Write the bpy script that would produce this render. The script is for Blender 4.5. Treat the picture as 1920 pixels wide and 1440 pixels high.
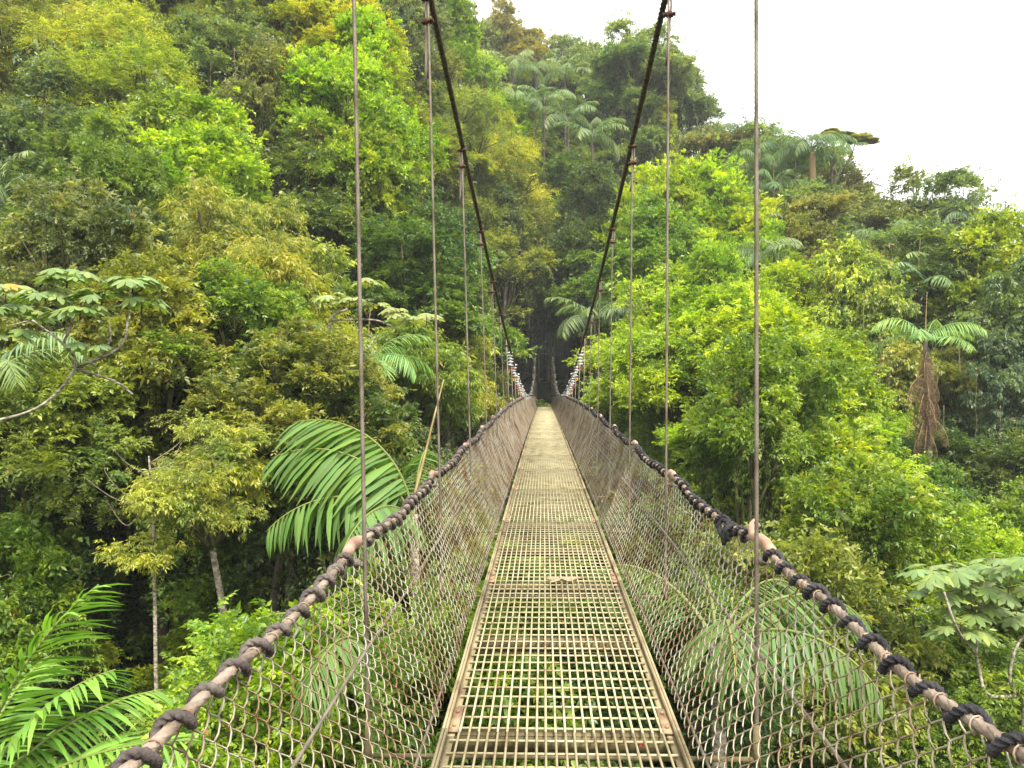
import bpy, math, random
import numpy as np
from mathutils import Vector, Matrix, Euler

SC = bpy.context.scene
COL = SC.collection
for o in list(bpy.data.objects):
    bpy.data.objects.remove(o)

# ------------------------------------------------------------------ camera
F = 1442.0
cam_d = bpy.data.cameras.new('camera')
cam_d.sensor_width = 36.0
cam_d.lens = F / 1920.0 * 36.0
cam_d.clip_start = 0.05
cam_d.clip_end = 3000.0
cam = bpy.data.objects.new('camera', cam_d)
COL.objects.link(cam)
CAM_M = (Matrix.Rotation(math.atan(59.0 / F), 4, 'Z')
         @ Matrix.Rotation(math.radians(90) - math.atan(12.0 / F), 4, 'X')
         @ Matrix.Rotation(-0.0095, 4, 'Z'))
cam.matrix_world = CAM_M
SC.camera = cam
CM3 = np.array(CAM_M.to_3x3())

# ------------------------------------------------------------------ world, sun, exposure
W = bpy.data.worlds.new('World')
SC.world = W
W.use_nodes = True
SUN_EL, SUN_AZ = math.radians(58), math.radians(150)
nt = W.node_tree
nt.nodes.clear()
wo = nt.nodes.new('ShaderNodeOutputWorld')
bg = nt.nodes.new('ShaderNodeBackground')
sky = nt.nodes.new('ShaderNodeTexSky')
sky.sky_type = 'NISHITA'
sky.sun_disc = False
sky.sun_elevation = SUN_EL
sky.sun_rotation = SUN_AZ
sky.dust_density = 4.0
sc_ = nt.nodes.new('ShaderNodeVectorMath'); sc_.operation = 'SCALE'; sc_.inputs['Scale'].default_value = 0.08
nt.links.new(sky.outputs['Color'], sc_.inputs[0])
tc = nt.nodes.new('ShaderNodeTexCoord')
nz = nt.nodes.new('ShaderNodeTexNoise'); nz.inputs['Scale'].default_value = 2.2; nz.inputs['Detail'].default_value = 5
nt.links.new(tc.outputs['Generated'], nz.inputs['Vector'])
cr = nt.nodes.new('ShaderNodeValToRGB')
cr.color_ramp.elements[0].position = 0.28; cr.color_ramp.elements[0].color = (0.36, 0.362, 0.36, 1)
cr.color_ramp.elements[1].position = 0.62; cr.color_ramp.elements[1].color = (0.96, 0.955, 0.935, 1)
nt.links.new(nz.outputs['Fac'], cr.inputs['Fac'])
mx = nt.nodes.new('ShaderNodeMix'); mx.data_type = 'RGBA'
mx.inputs['Factor'].default_value = 0.93
nt.links.new(sc_.outputs[0], mx.inputs['A'])
nt.links.new(cr.outputs['Color'], mx.inputs['B'])
nt.links.new(mx.outputs['Result'], bg.inputs['Color'])
bg.inputs['Strength'].default_value = 0.64
nt.links.new(bg.outputs[0], wo.inputs['Surface'])

sun_d = bpy.data.lights.new('sun', 'SUN')
sun_d.energy = 1.5
sun_d.angle = math.radians(10)
sun_d.color = (1.0, 0.95, 0.86)
sun = bpy.data.objects.new('sun', sun_d)
COL.objects.link(sun)
sdir = Vector((math.sin(SUN_AZ) * math.cos(SUN_EL), math.cos(SUN_AZ) * math.cos(SUN_EL), math.sin(SUN_EL)))
sun.rotation_euler = sdir.to_track_quat('Z', 'Y').to_euler()
sun.location = (0, 0, 60)

vs = SC.view_settings
vs.view_transform = 'Standard'
vs.look = 'None'
vs.gamma = 1.0
vs.use_curve_mapping = False
vs.exposure = 2.45

cy = SC.cycles
cy.max_bounces = 5
cy.diffuse_bounces = 3
cy.glossy_bounces = 2
cy.transmission_bounces = 4
cy.transparent_max_bounces = 8
cy.volume_bounces = 0
cy.caustics_reflective = False
cy.caustics_refractive = False

# ------------------------------------------------------------------ helpers
def pix(px, py, d):
    """point on the ray of photo pixel (px,py) at world distance y = d"""
    v = CM3 @ np.array([(px - 960.0) / F, -(py - 720.0) / F, -1.0])
    return v * (d / v[1])

def nrm(a):
    return a / np.maximum(np.linalg.norm(a, axis=-1, keepdims=True), 1e-9)

def make_mesh(name, v, tris=None, quads=None, rnd=None, smooth=False):
    me = bpy.data.meshes.new(name)
    v = np.asarray(v, dtype=np.float32).reshape(-1, 3)
    nt_, nq = (0 if tris is None else len(tris)), (0 if quads is None else len(quads))
    me.vertices.add(len(v))
    me.vertices.foreach_set('co', v.ravel())
    loops, starts, tot = [], [], 0
    if nq:
        q = np.asarray(quads, dtype=np.int32)
        loops.append(q.ravel()); starts.append(np.arange(nq, dtype=np.int32) * 4); tot += nq * 4
    if nt_:
        t = np.asarray(tris, dtype=np.int32)
        loops.append(t.ravel()); starts.append(tot + np.arange(nt_, dtype=np.int32) * 3); tot += nt_ * 3
    me.loops.add(tot)
    me.loops.foreach_set('vertex_index', np.concatenate(loops))
    me.polygons.add(nt_ + nq)
    me.polygons.foreach_set('loop_start', np.concatenate(starts))
    if rnd is not None:
        at = me.attributes.new('rnd', 'FLOAT', 'POINT')
        at.data.foreach_set('value', np.asarray(rnd, dtype=np.float32))
    me.update(calc_edges=True)
    if smooth:
        me.polygons.foreach_set('use_smooth', np.ones(nt_ + nq, dtype=bool))
    return me

class MB:
    """collects tubes, boxes and leaves into one mesh"""
    def __init__(s):
        s.v, s.q, s.t, s.r, s.n = [], [], [], [], 0
    def add(s, v, q=None, t=None, rnd=0.5):
        v = np.asarray(v, dtype=float).reshape(-1, 3)
        if q is not None and len(q): s.q.append(np.asarray(q, dtype=int) + s.n)
        if t is not None and len(t): s.t.append(np.asarray(t, dtype=int) + s.n)
        s.v.append(v); s.r.append(np.broadcast_to(np.asarray(rnd, dtype=float), (len(v),))); s.n += len(v)
        return s
    def tube(s, pts, rad, sides=6, lobes=0, twist=0.0, depth=0.22, cap=True, rnd=0.5):
        p = np.asarray(pts, dtype=float)
        n = len(p)
        r = np.broadcast_to(np.asarray(rad, dtype=float), (n,))
        tan = nrm(np.gradient(p, axis=0))
        ref = np.array([0, 0, 1.0]) if abs(tan[:, 2]).mean() < 0.8 else np.array([0, 1.0, 0])
        a = nrm(np.cross(tan, ref)); b = np.cross(tan, a)
        th = np.arange(sides) * 2 * math.pi / sides
        if lobes:
            dist = np.concatenate([[0], np.cumsum(np.linalg.norm(np.diff(p, axis=0), axis=1))])
            ph = dist * twist
            shape = 1 - depth * 0.5 + depth * 0.5 * np.cos(lobes * th)
            ang = th[None, :] + ph[:, None]
            rr = r[:, None] * shape[None, :]
        else:
            ang = np.broadcast_to(th, (n, sides)); rr = np.broadcast_to(r[:, None], (n, sides))
        v = p[:, None, :] + rr[..., None] * (np.cos(ang)[..., None] * a[:, None, :] + np.sin(ang)[..., None] * b[:, None, :])
        i = np.arange(n - 1)[:, None] * sides; j = np.arange(sides)[None, :]; k = (j + 1) % sides
        q = np.stack([i + j, i + k, i + sides + k, i + sides + j], -1).reshape(-1, 4)
        t = None
        if cap and sides > 2:
            c = np.arange(1, sides - 1)
            t0 = np.stack([np.zeros_like(c), c + 1, c], -1)
            e = (n - 1) * sides
            t = np.concatenate([t0, np.stack([np.full_like(c, e), e + c, e + c + 1], -1)])
        return s.add(v.reshape(-1, 3), q, t, np.repeat(rnd, sides) if np.ndim(rnd) else rnd)
    def box(s, c, size, rot=None, rnd=0.5):
        x, y, z = [k / 2 for k in size]
        v = np.array([[-x,-y,-z],[x,-y,-z],[x,y,-z],[-x,y,-z],[-x,-y,z],[x,-y,z],[x,y,z],[-x,y,z]])
        if rot is not None: v = v @ np.array(rot.to_3x3()).T
        q = [[0,3,2,1],[4,5,6,7],[0,1,5,4],[1,2,6,5],[2,3,7,6],[3,0,4,7]]
        return s.add(v + np.asarray(c), q, None, rnd)
    def mesh(s, name, smooth=False):
        return make_mesh(name, np.concatenate(s.v), np.concatenate(s.t) if s.t else None,
                         np.concatenate(s.q) if s.q else None, np.concatenate(s.r), smooth)

def obj(name, me, mat=None, parent=None, loc=None, rot=None, scale=None, color=None, kind=None):
    o = bpy.data.objects.new(name, me)
    COL.objects.link(o)
    if mat is not None and me is not None and len(me.materials) == 0: me.materials.append(mat)
    if parent is not None: o.parent = parent
    if loc is not None: o.location = loc
    if rot is not None: o.rotation_euler = rot
    if scale is not None: o.scale = scale
    if color is not None: o.color = (*color, 1.0)
    if kind: o['kind'] = kind
    return o

def tag(o, label, cat, group=None):
    o['label'] = label; o['category'] = cat
    if group: o['group'] = group
    return o

def thing(name, label, cat, loc=(0, 0, 0), group=None, rotz=0.0):
    o = obj(name, None, loc=loc, rot=(0, 0, rotz))
    o.empty_display_size = 0.3
    return tag(o, label, cat, group)

def smooth01(a, b, x):
    t = np.clip((np.asarray(x, dtype=float) - a) / (b - a), 0, 1)
    return t * t * (3 - 2 * t)

def bez(pts, n):
    """Catmull-Rom through the points"""
    p = np.asarray(pts, dtype=float)
    p = np.vstack([2 * p[0] - p[1], p, 2 * p[-1] - p[-2]])
    m = len(p) - 3
    out = []
    for u in np.linspace(0, m, n):
        i = min(int(u), m - 1); t = u - i
        a, b, c, d = p[i:i + 4]
        out.append(0.5 * ((2 * b) + (c - a) * t + (2 * a - 5 * b + 4 * c - d) * t * t + (3 * b - a - 3 * c + d) * t ** 3))
    return np.array(out)

# ------------------------------------------------------------------ materials
def new_mat(name):
    m = bpy.data.materials.new(name)
    m.use_nodes = True
    t = m.node_tree
    p = t.nodes['Principled BSDF']
    return m, t, p

def ramp(t, fac, stops):
    r = t.nodes.new('ShaderNodeValToRGB')
    el = r.color_ramp.elements
    while len(el) < len(stops): el.new(0.5)
    for e, (pos, c) in zip(el, stops):
        e.position = pos; e.color = (*c, 1)
    t.links.new(fac, r.inputs['Fac'])
    return r.outputs['Color']

def noise_mat(name, stops, scale=8.0, detail=6.0, rough=0.7, metal=0.0, bump=0.0, bscale=None, stretch=None, spec=0.3):
    m, t, p = new_mat(name)
    co = t.nodes.new('ShaderNodeTexCoord')
    src = co.outputs['Object']
    oi = t.nodes.new('ShaderNodeObjectInfo'); sm = t.nodes.new('ShaderNodeVectorMath'); sm.operation = 'ADD'
    ml = t.nodes.new('ShaderNodeMath'); ml.operation = 'MULTIPLY'; ml.inputs[1].default_value = 53.0
    t.links.new(oi.outputs['Random'], ml.inputs[0]); t.links.new(src, sm.inputs[0]); t.links.new(ml.outputs[0], sm.inputs[1]); src = sm.outputs[0]
    if stretch:
        mp = t.nodes.new('ShaderNodeMapping'); mp.inputs['Scale'].default_value = stretch
        t.links.new(src, mp.inputs['Vector']); src = mp.outputs['Vector']
    n = t.nodes.new('ShaderNodeTexNoise')
    n.inputs['Scale'].default_value = scale; n.inputs['Detail'].default_value = detail
    t.links.new(src, n.inputs['Vector'])
    t.links.new(ramp(t, n.outputs['Fac'], stops), p.inputs['Base Color'])
    p.inputs['Roughness'].default_value = rough
    p.inputs['Metallic'].default_value = metal
    p.inputs['Specular IOR Level'].default_value = spec
    if bump:
        n2 = t.nodes.new('ShaderNodeTexNoise')
        n2.inputs['Scale'].default_value = bscale or scale * 4; n2.inputs['Detail'].default_value = 4
        t.links.new(src, n2.inputs['Vector'])
        b = t.nodes.new('ShaderNodeBump'); b.inputs['Strength'].default_value = bump; b.inputs['Distance'].default_value = 0.02
        t.links.new(n2.outputs['Fac'], b.inputs['Height']); t.links.new(b.outputs['Normal'], p.inputs['Normal'])
    return m

def leaf_mat(name, transl=0.42, rough=0.38, spec=0.5, dead=True):
    """leaf colour = object colour, varied leaf by leaf through the 'rnd' attribute"""
    m, t, p = new_mat(name)
    oi = t.nodes.new('ShaderNodeObjectInfo')
    at = t.nodes.new('ShaderNodeAttribute'); at.attribute_name = 'rnd'
    hs = t.nodes.new('ShaderNodeHueSaturation')
    mr = t.nodes.new('ShaderNodeMapRange')
    mr.inputs['To Min'].default_value = 0.48; mr.inputs['To Max'].default_value = 2.1
    t.links.new(at.outputs['Fac'], mr.inputs['Value'])
    t.links.new(mr.outputs['Result'], hs.inputs['Value'])
    mh = t.nodes.new('ShaderNodeMapRange')
    mh.inputs['To Min'].default_value = 0.53; mh.inputs['To Max'].default_value = 0.468
    t.links.new(at.outputs['Fac'], mh.inputs['Value'])
    t.links.new(mh.outputs['Result'], hs.inputs['Hue'])
    co = t.nodes.new('ShaderNodeTexCoord'); pn = t.nodes.new('ShaderNodeTexNoise'); pn.inputs['Scale'].default_value = 0.55; pn.inputs['Detail'].default_value = 3
    t.links.new(co.outputs['Object'], pn.inputs['Vector'])
    pm = t.nodes.new('ShaderNodeMix'); pm.data_type = 'RGBA'; pm.blend_type = 'MULTIPLY'; pm.inputs['Factor'].default_value = 1.0
    t.links.new(oi.outputs['Color'], pm.inputs['A'])
    t.links.new(ramp(t, pn.outputs['Fac'], [(0.34, (0.72, 0.86, 1.15)), (0.5, (1, 1, 1)), (0.66, (1.15, 1.13, 0.85))]), pm.inputs['B'])
    t.links.new(pm.outputs['Result'], hs.inputs['Color'])
    col = hs.outputs['Color']
    if dead:
        gt = t.nodes.new('ShaderNodeMath'); gt.operation = 'GREATER_THAN'; gt.inputs[1].default_value = 0.988
        t.links.new(at.outputs['Fac'], gt.inputs[0])
        mxx = t.nodes.new('ShaderNodeMix'); mxx.data_type = 'RGBA'
        t.links.new(gt.outputs[0], mxx.inputs['Factor'])
        t.links.new(col, mxx.inputs['A']); mxx.inputs['B'].default_value = (0.34, 0.19, 0.05, 1)
        col = mxx.outputs['Result']
    t.links.new(col, p.inputs['Base Color'])
    p.inputs['Roughness'].default_value = rough
    p.inputs['Specular IOR Level'].default_value = spec
    tr = t.nodes.new('ShaderNodeBsdfTranslucent')
    yl = t.nodes.new('ShaderNodeMix'); yl.data_type = 'RGBA'; yl.blend_type = 'MULTIPLY'; yl.inputs['Factor'].default_value = 1.0
    t.links.new(col, yl.inputs['A']); yl.inputs['B'].default_value = (1.5, 1.6, 0.5, 1)
    t.links.new(yl.outputs['Result'], tr.inputs['Color'])
    ms = t.nodes.new('ShaderNodeMixShader'); ms.inputs['Fac'].default_value = transl
    t.links.new(p.outputs[0], ms.inputs[1]); t.links.new(tr.outputs[0], ms.inputs[2])
    t.links.new(ms.outputs[0], t.nodes['Material Output'].inputs['Surface'])
    return m

M = {}
M['leaf'] = leaf_mat('leaf')
M['frond'] = leaf_mat('palm_leaf', 0.3, 0.5, 0.3, dead=False)
M['bark'] = noise_mat('bark', [(0.3, (0.045, 0.036, 0.026)), (0.55, (0.11, 0.09, 0.065)), (0.75, (0.22, 0.20, 0.16))], 3.0, 8, 0.9, bump=0.6, stretch=(1, 1, 0.4))
M['pale_bark'] = noise_mat('pale_bark', [(0.35, (0.09, 0.075, 0.055)), (0.5, (0.26, 0.22, 0.16)), (0.68, (0.45, 0.42, 0.36))], 9.0, 8, 0.85, bump=0.4, stretch=(1, 1, 2.5))
M['moss_bark'] = noise_mat('moss_bark', [(0.35, (0.035, 0.035, 0.015)), (0.55, (0.09, 0.09, 0.03)), (0.75, (0.16, 0.13, 0.08))], 2.5, 8, 0.95, bump=0.6)
M['dead'] = noise_mat('dead_frond', [(0.3, (0.16, 0.09, 0.045)), (0.7, (0.40, 0.27, 0.16))], 4.0, 5, 0.85)
M['soil'] = noise_mat('forest_floor', [(0.35, (0.012, 0.014, 0.007)), (0.55, (0.025, 0.035, 0.012)), (0.75, (0.05, 0.06, 0.02))], 0.7, 10, 0.95, bump=1.0, bscale=3.0)
M['vine'] = noise_mat('vine_stem', [(0.35, (0.10, 0.08, 0.045)), (0.7, (0.30, 0.24, 0.15))], 5.0, 4, 0.85)
M['grate'] = noise_mat('painted_grating', [(0.28, (0.11, 0.065, 0.035)), (0.40, (0.29, 0.235, 0.12)), (0.55, (0.42, 0.37, 0.22)), (0.70, (0.35, 0.31, 0.155)), (0.8, (0.19, 0.175, 0.07))], 5.0, 7, 0.55, bump=0.2, bscale=60, spec=0.4)
M['edge'] = noise_mat('weathered_edge_steel', [(0.3, (0.12, 0.075, 0.04)), (0.45, (0.25, 0.20, 0.11)), (0.75, (0.34, 0.29, 0.17))], 4.0, 8, 0.6, bump=0.3, bscale=40)
M['beam'] = noise_mat('beam_steel', [(0.3, (0.06, 0.045, 0.018)), (0.6, (0.15, 0.12, 0.055)), (0.8, (0.22, 0.18, 0.09))], 6.0, 7, 0.65, bump=0.3, bscale=40)
M['plate'] = noise_mat('splice_plate', [(0.3, (0.17, 0.09, 0.05)), (0.6, (0.31, 0.22, 0.13))], 12.0, 6, 0.6)
M['wire'] = noise_mat('galvanised_mesh_wire', [(0.32, (0.16, 0.075, 0.04)), (0.43, (0.24, 0.175, 0.11)), (0.54, (0.34, 0.30, 0.215)), (0.75, (0.42, 0.41, 0.335))], 3.5, 9, 0.5, metal=0.25, spec=0.4)
_m = M['wire']; _t = _m.node_tree; _p = _t.nodes['Principled BSDF']
_src = _p.inputs['Base Color'].links[0].from_socket
_at = _t.nodes.new('ShaderNodeAttribute'); _at.attribute_name = 'rnd'
_mm = _t.nodes.new('ShaderNodeMix'); _mm.data_type = 'RGBA'
_t.links.new(_at.outputs['Fac'], _mm.inputs['Factor']); _t.links.new(_src, _mm.inputs['A']); _mm.inputs['B'].default_value = (0.17, 0.065, 0.028, 1)
_t.links.new(_mm.outputs['Result'], _p.inputs['Base Color'])
M['cable'] = noise_mat('greased_steel_cable', [(0.35, (0.04, 0.030, 0.022)), (0.65, (0.12, 0.095, 0.07))], 14.0, 6, 0.5, metal=0.3)
M['hanger'] = noise_mat('hanger_wire_rope', [(0.3, (0.10, 0.075, 0.05)), (0.6, (0.22, 0.185, 0.14))], 7.0, 7, 0.5, metal=0.35)
M['rust'] = noise_mat('rusty_clamp', [(0.35, (0.04, 0.017, 0.010)), (0.65, (0.11, 0.05, 0.028))], 30.0, 5, 0.8)
M['zinc'] = noise_mat('galvanised_clip', [(0.35, (0.34, 0.335, 0.32)), (0.65, (0.58, 0.57, 0.54))], 20.0, 5, 0.5, metal=0.1)
M['red'] = noise_mat('red_shackle', [(0.35, (0.33, 0.03, 0.02)), (0.65, (0.50, 0.06, 0.04))], 20.0, 4, 0.5)
M['yellow'] = noise_mat('yellow_shackle', [(0.35, (0.58, 0.34, 0.02)), (0.65, (0.75, 0.50, 0.04))], 20.0, 4, 0.5)
M['rail'] = noise_mat('beige_hand_cable', [(0.3, (0.10, 0.075, 0.055)), (0.5, (0.22, 0.17, 0.125)), (0.75, (0.33, 0.27, 0.21))], 9.0, 8, 0.75, bump=0.4, bscale=60)
M['rope'] = noise_mat('faded_black_rope', [(0.32, (0.04, 0.032, 0.030)), (0.65, (0.14, 0.115, 0.10))], 7.0, 6, 0.8, bump=0.5, bscale=90)
M['black_rope'] = noise_mat('black_rope', [(0.35, (0.012, 0.011, 0.013)), (0.65, (0.05, 0.046, 0.05))], 7.0, 6, 0.75, bump=0.5, bscale=90)
M['hose'] = noise_mat('pinkish_hose', [(0.3, (0.25, 0.14, 0.09)), (0.65, (0.38, 0.25, 0.18))], 10.0, 6, 0.55)
M['tower'] = noise_mat('grey_tower_paint', [(0.3, (0.42, 0.43, 0.43)), (0.7, (0.60, 0.61, 0.61))], 3.0, 6, 0.6)
M['dryleaf'] = noise_mat('dry_leaf', [(0.3, (0.22, 0.125, 0.075)), (0.7, (0.42, 0.28, 0.19))], 40.0, 5, 0.8)
M['petal'] = noise_mat('red_petal', [(0.3, (0.45, 0.02, 0.03)), (0.7, (0.60, 0.04, 0.05))], 30.0, 3, 0.6)
M['cane'] = noise_mat('dry_cane', [(0.3, (0.20, 0.14, 0.05)), (0.7, (0.34, 0.26, 0.11))], 4.0, 4, 0.6)
M['flower'] = noise_mat('palm_flower_spray', [(0.3, (0.20, 0.13, 0.055)), (0.7, (0.34, 0.24, 0.12))], 12.0, 4, 0.8)

# ------------------------------------------------------------------ terrain
# canopy control points: photo pixel, distance from the camera, tree height, kind, leaf colour
OLIVE = (0.165, 0.188, 0.034); GREY = (0.14, 0.168, 0.06); DARK = (0.08, 0.122, 0.03)
MID = (0.138, 0.198, 0.028); LIME = (0.275, 0.345, 0.014); YEL = (0.31, 0.325, 0.028)
BRIGHT = (0.235, 0.305, 0.024); GOLD = (0.27, 0.285, 0.045); FAR = (0.155, 0.195, 0.068)
TAWNY = (0.215, 0.205, 0.06); BLUE = (0.088, 0.14, 0.052)
CTRL = [
 (-60,1330,17,8,'broad',MID),(120,1000,23,10,'broad',BLUE),(60,1180,20,9,'broad',BLUE),(230,1180,25,10,'broad',DARK),(430,1150,22,9,'broad',MID),
 (520,1500,12,7,'broad',BRIGHT),(300,760,21,11,'broad',OLIVE),(110,640,21,11,'broad',GREY),(60,860,19,10,'broad',OLIVE),
 (430,570,25,13,'droop',GOLD),(540,640,27,13,'droop',GOLD),(430,700,22,12,'broad',MID),(560,800,20,11,'broad',OLIVE),
 (0,430,40,13,'far',DARK),(120,330,44,14,'far',GREY),(200,180,50,15,'feather',YEL),(60,120,50,15,'feather',OLIVE),(240,260,46,14,'feather',BRIGHT),
 (420,150,54,16,'far',GREY),(500,80,58,16,'far',OLIVE),(330,90,58,16,'far',OLIVE),(100,-20,60,16,'far',YEL),(300,-60,68,16,'far',OLIVE),(560,-20,66,16,'far',OLIVE),
 (390,350,48,14,'far',GREY),(500,320,48,14,'far',GREY),(640,120,56,15,'far',YEL),(660,230,52,14,'far',LIME),(640,360,48,13,'far',BRIGHT),
 (690,420,48,12,'far',BRIGHT),(560,440,45,12,'far',DARK),(290,430,40,12,'far',MID),(180,440,38,12,'far',DARK),(380,430,40,12,'far',BRIGHT),
 (750,10,82,16,'far',MID),(760,120,78,16,'far',GREY),(815,190,80,16,'far',GREY),(790,60,86,16,'far',BRIGHT),(700,60,80,16,'far',MID),
 (760,330,72,15,'far',OLIVE),(850,300,78,15,'feather',OLIVE),(760,470,62,14,'far',DARK),(850,480,72,14,'far',OLIVE),(730,560,42,12,'far',DARK),
 (840,600,58,12,'far',MID),(950,420,84,15,'feather',OLIVE),(1010,380,86,15,'feather',YEL),(960,520,80,14,'far',OLIVE),(900,640,60,11,'far',OLIVE),
 (880,740,42,10,'droop',GOLD),(950,720,62,11,'far',MID),(800,850,24,9,'broad',OLIVE),(760,760,30,10,'droop',MID),(650,1000,17,8,'broad',DARK),(720,900,20,8,'broad',DARK),
 (1040,490,100,14,'far',DARK),(1085,420,98,15,'far',MID),(1100,330,108,15,'far',FAR),(1060,300,112,15,'far',FAR),(1180,300,104,16,'far',FAR),
 (940,105,124,18,'far',TAWNY),(990,150,124,17,'far',TAWNY),(905,170,120,17,'far',FAR),(1060,185,126,17,'far',FAR),(1110,165,122,17,'far',FAR),
 (1175,150,104,17,'umbrella',FAR),(1200,135,104,17,'far',FAR),(1225,175,108,17,'far',FAR),(1275,215,108,16,'far',FAR),(1300,290,108,14,'far',FAR),(1160,220,106,14,'far',FAR),
 (1020,300,112,15,'far',FAR),(1010,240,116,14,'far',FAR),(960,290,104,14,'far',OLIVE),(1040,390,104,14,'far',MID),(900,250,98,14,'far',BRIGHT),(1000,470,100,13,'far',DARK),
 (1130,480,84,14,'far',DARK),(1130,570,80,13,'far',MID),(1170,640,62,12,'far',MID),(1240,560,60,12,'far',MID),
 (1240,400,70,15,'lime',LIME),(1330,370,70,16,'lime',LIME),(1400,440,68,15,'lime',LIME),(1310,500,66,14,'lime',LIME),(1420,540,64,13,'lime',BRIGHT),
 (1360,305,92,13,'umbrella',TAWNY),(1440,340,90,13,'far',FAR),(1470,390,84,13,'far',FAR),(1535,410,86,13,'far',TAWNY),(1560,450,80,12,'umbrella',TAWNY),
 (1650,460,86,12,'umbrella',FAR),(1700,460,80,12,'far',FAR),(1790,505,76,12,'far',GREY),(1850,600,66,11,'far',MID),(1620,510,72,12,'umbrella',TAWNY),
 (1490,480,72,12,'far',FAR),(1530,560,62,12,'far',OLIVE),(1660,560,62,12,'far',FAR),(1760,620,54,12,'far',DARK),(1890,660,50,11,'far',BRIGHT),
 (1600,620,50,13,'vine',MID),(1640,740,46,13,'vine',MID),(1560,680,48,13,'vine',BRIGHT),(1690,860,42,12,'vine',OLIVE),(1800,760,44,13,'vine',DARK),(1890,720,44,13,'vine',DARK),
 (1880,860,42,12,'vine',BLUE),(1760,950,38,11,'broad',DARK),(1900,1000,34,10,'broad',DARK),
 (1230,740,34,11,'broad',BRIGHT),(1340,690,36,12,'broad',BRIGHT),(1440,720,33,12,'broad',LIME),(1500,820,31,12,'broad',BRIGHT),(1540,930,30,11,'broad',BRIGHT),
 (1300,860,28,10,'broad',MID),(1420,920,25,9,'broad',MID),(1580,1030,27,9,'broad',BRIGHT),(1700,1100,25,9,'broad',MID),(1120,800,36,11,'broad',MID),
 (1620,1180,20,8,'broad',MID),(1800,1230,22,8,'broad',BRIGHT),(1900,1330,19,8,'broad',DARK),(1700,1360,17,8,'broad',MID),(1500,1300,17,8,'broad',OLIVE),(1390,1180,17,8,'broad',MID),
 (1180,1130,18,8,'broad',MID),(1060,1250,13,6,'broad',DARK),(950,1390,11,6,'broad',MID),(1150,1400,11,6,'broad',DARK),(760,1250,15,7,'broad',DARK),(620,1400,12,6,'broad',MID),
 (860,980,22,9,'broad',MID),(1010,1050,20,8,'broad',MID),(1960,1150,24,9,'broad',MID),(2000,720,46,12,'far',DARK),(2000,900,40,11,'vine',DARK),(-80,700,24,11,'broad',GREY),(-90,300,46,14,'far',OLIVE),(-80,950,20,9,'broad',DARK),
]
GP = []
for (px, py, d, h, k, c) in CTRL:
    p = pix(px, py, d)
    GP.append((p[0], p[1], p[2] - h - 1.5, 1.0))
GP += [(0.1, 97, -3.9, 6), (0.1, 103, -3.7, 5), (0, 110, -2.5, 3), (-4, 98, -3.6, 3), (4, 98, -3.8, 3), (0, 60, -22, 3), (0, 80, -12, 3), (0, 40, -24, 3),
       (0, 20, -20, 3), (0, 5, -16, 3), (0, -12, -8, 2), (-25, -10, -6, 1), (25, -10, -12, 1), (-40, -40, 0, 1), (40, -40, -8, 1), (-60, 10, -2, 1), (60, 10, -20, 1),
       (90, 40, -28, 1), (120, 90, -30, 2), (100, 140, -25, 2), (60, 150, -10, 2), (-90, 60, 22, 1), (-80, 110, 55, 1), (-140, 160, 80, 2), (-40, 160, 70, 2), (0, 170, 50, 2), (40, 160, 20, 2),
       (0, 260, 40, 2), (-200, 300, 90, 2), (200, 300, -40, 2), (-220, 0, 20, 2), (220, 0, -30, 2), (0, -150, 0, 2)]
GP = np.array(GP)

def ground(x, y):
    x = np.asarray(x, dtype=float); y = np.asarray(y, dtype=float)
    sh = x.shape
    x = x.ravel(); y = y.ravel()
    d2 = (x[:, None] - GP[None, :, 0]) ** 2 + (y[:, None] - GP[None, :, 1]) ** 2 + 30.0
    w = GP[None, :, 3] / d2 ** 1.6
    return ((w * GP[None, :, 2]).sum(1) / w.sum(1)).reshape(sh)

gx = np.concatenate([np.linspace(-420, -120, 12)[:-1], np.linspace(-120, 120, 97), np.linspace(120, 420, 12)[1:]])
gy = np.concatenate([np.linspace(-320, -40, 10)[:-1], np.linspace(-40, 180, 89), np.linspace(180, 520, 14)[1:]])
XX, YY = np.meshgrid(gx, gy)
ZZ = ground(XX, YY)
rs = np.random.RandomState(3)
ZZ = ZZ + rs.uniform(-0.4, 0.4, ZZ.shape)
nx, ny = len(gx), len(gy)
ii, jj = np.meshgrid(np.arange(nx - 1), np.arange(ny - 1))
a = (jj * nx + ii).ravel()
me = make_mesh('terrain', np.stack([XX, YY, ZZ], -1).reshape(-1, 3), None, np.stack([a, a + 1, a + nx + 1, a + nx], -1), smooth=True)
obj('terrain', me, M['soil'], kind='structure')

# ------------------------------------------------------------------ the suspension bridge
CX = 0.072
def deck_z(y): return -(1.86 + 0.00018 * np.asarray(y, dtype=float) ** 2)
def rail_z(y):
    return deck_z(y) + 0.92 + 0.22 * smooth01(4, 24, y)
def side_x(y):
    return 1.14 - 0.34 * smooth01(58, 95, y)
def main_z(y):
    y = np.asarray(y, dtype=float)
    return -1.37 + np.where(y < 59.8, 0.00183, 0.0087) * (y - 59.8) ** 2
Y_END = 95.0
HY = [4.30 + 3.0 * k for k in range(-2, 31)]
bridge = thing('suspension_bridge', 'narrow pedestrian suspension bridge with steel grating deck and chain link sides', 'bridge', (CX, 0, 0))

R_ = random.Random(5)
RS = np.random.RandomState(11)

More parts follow.
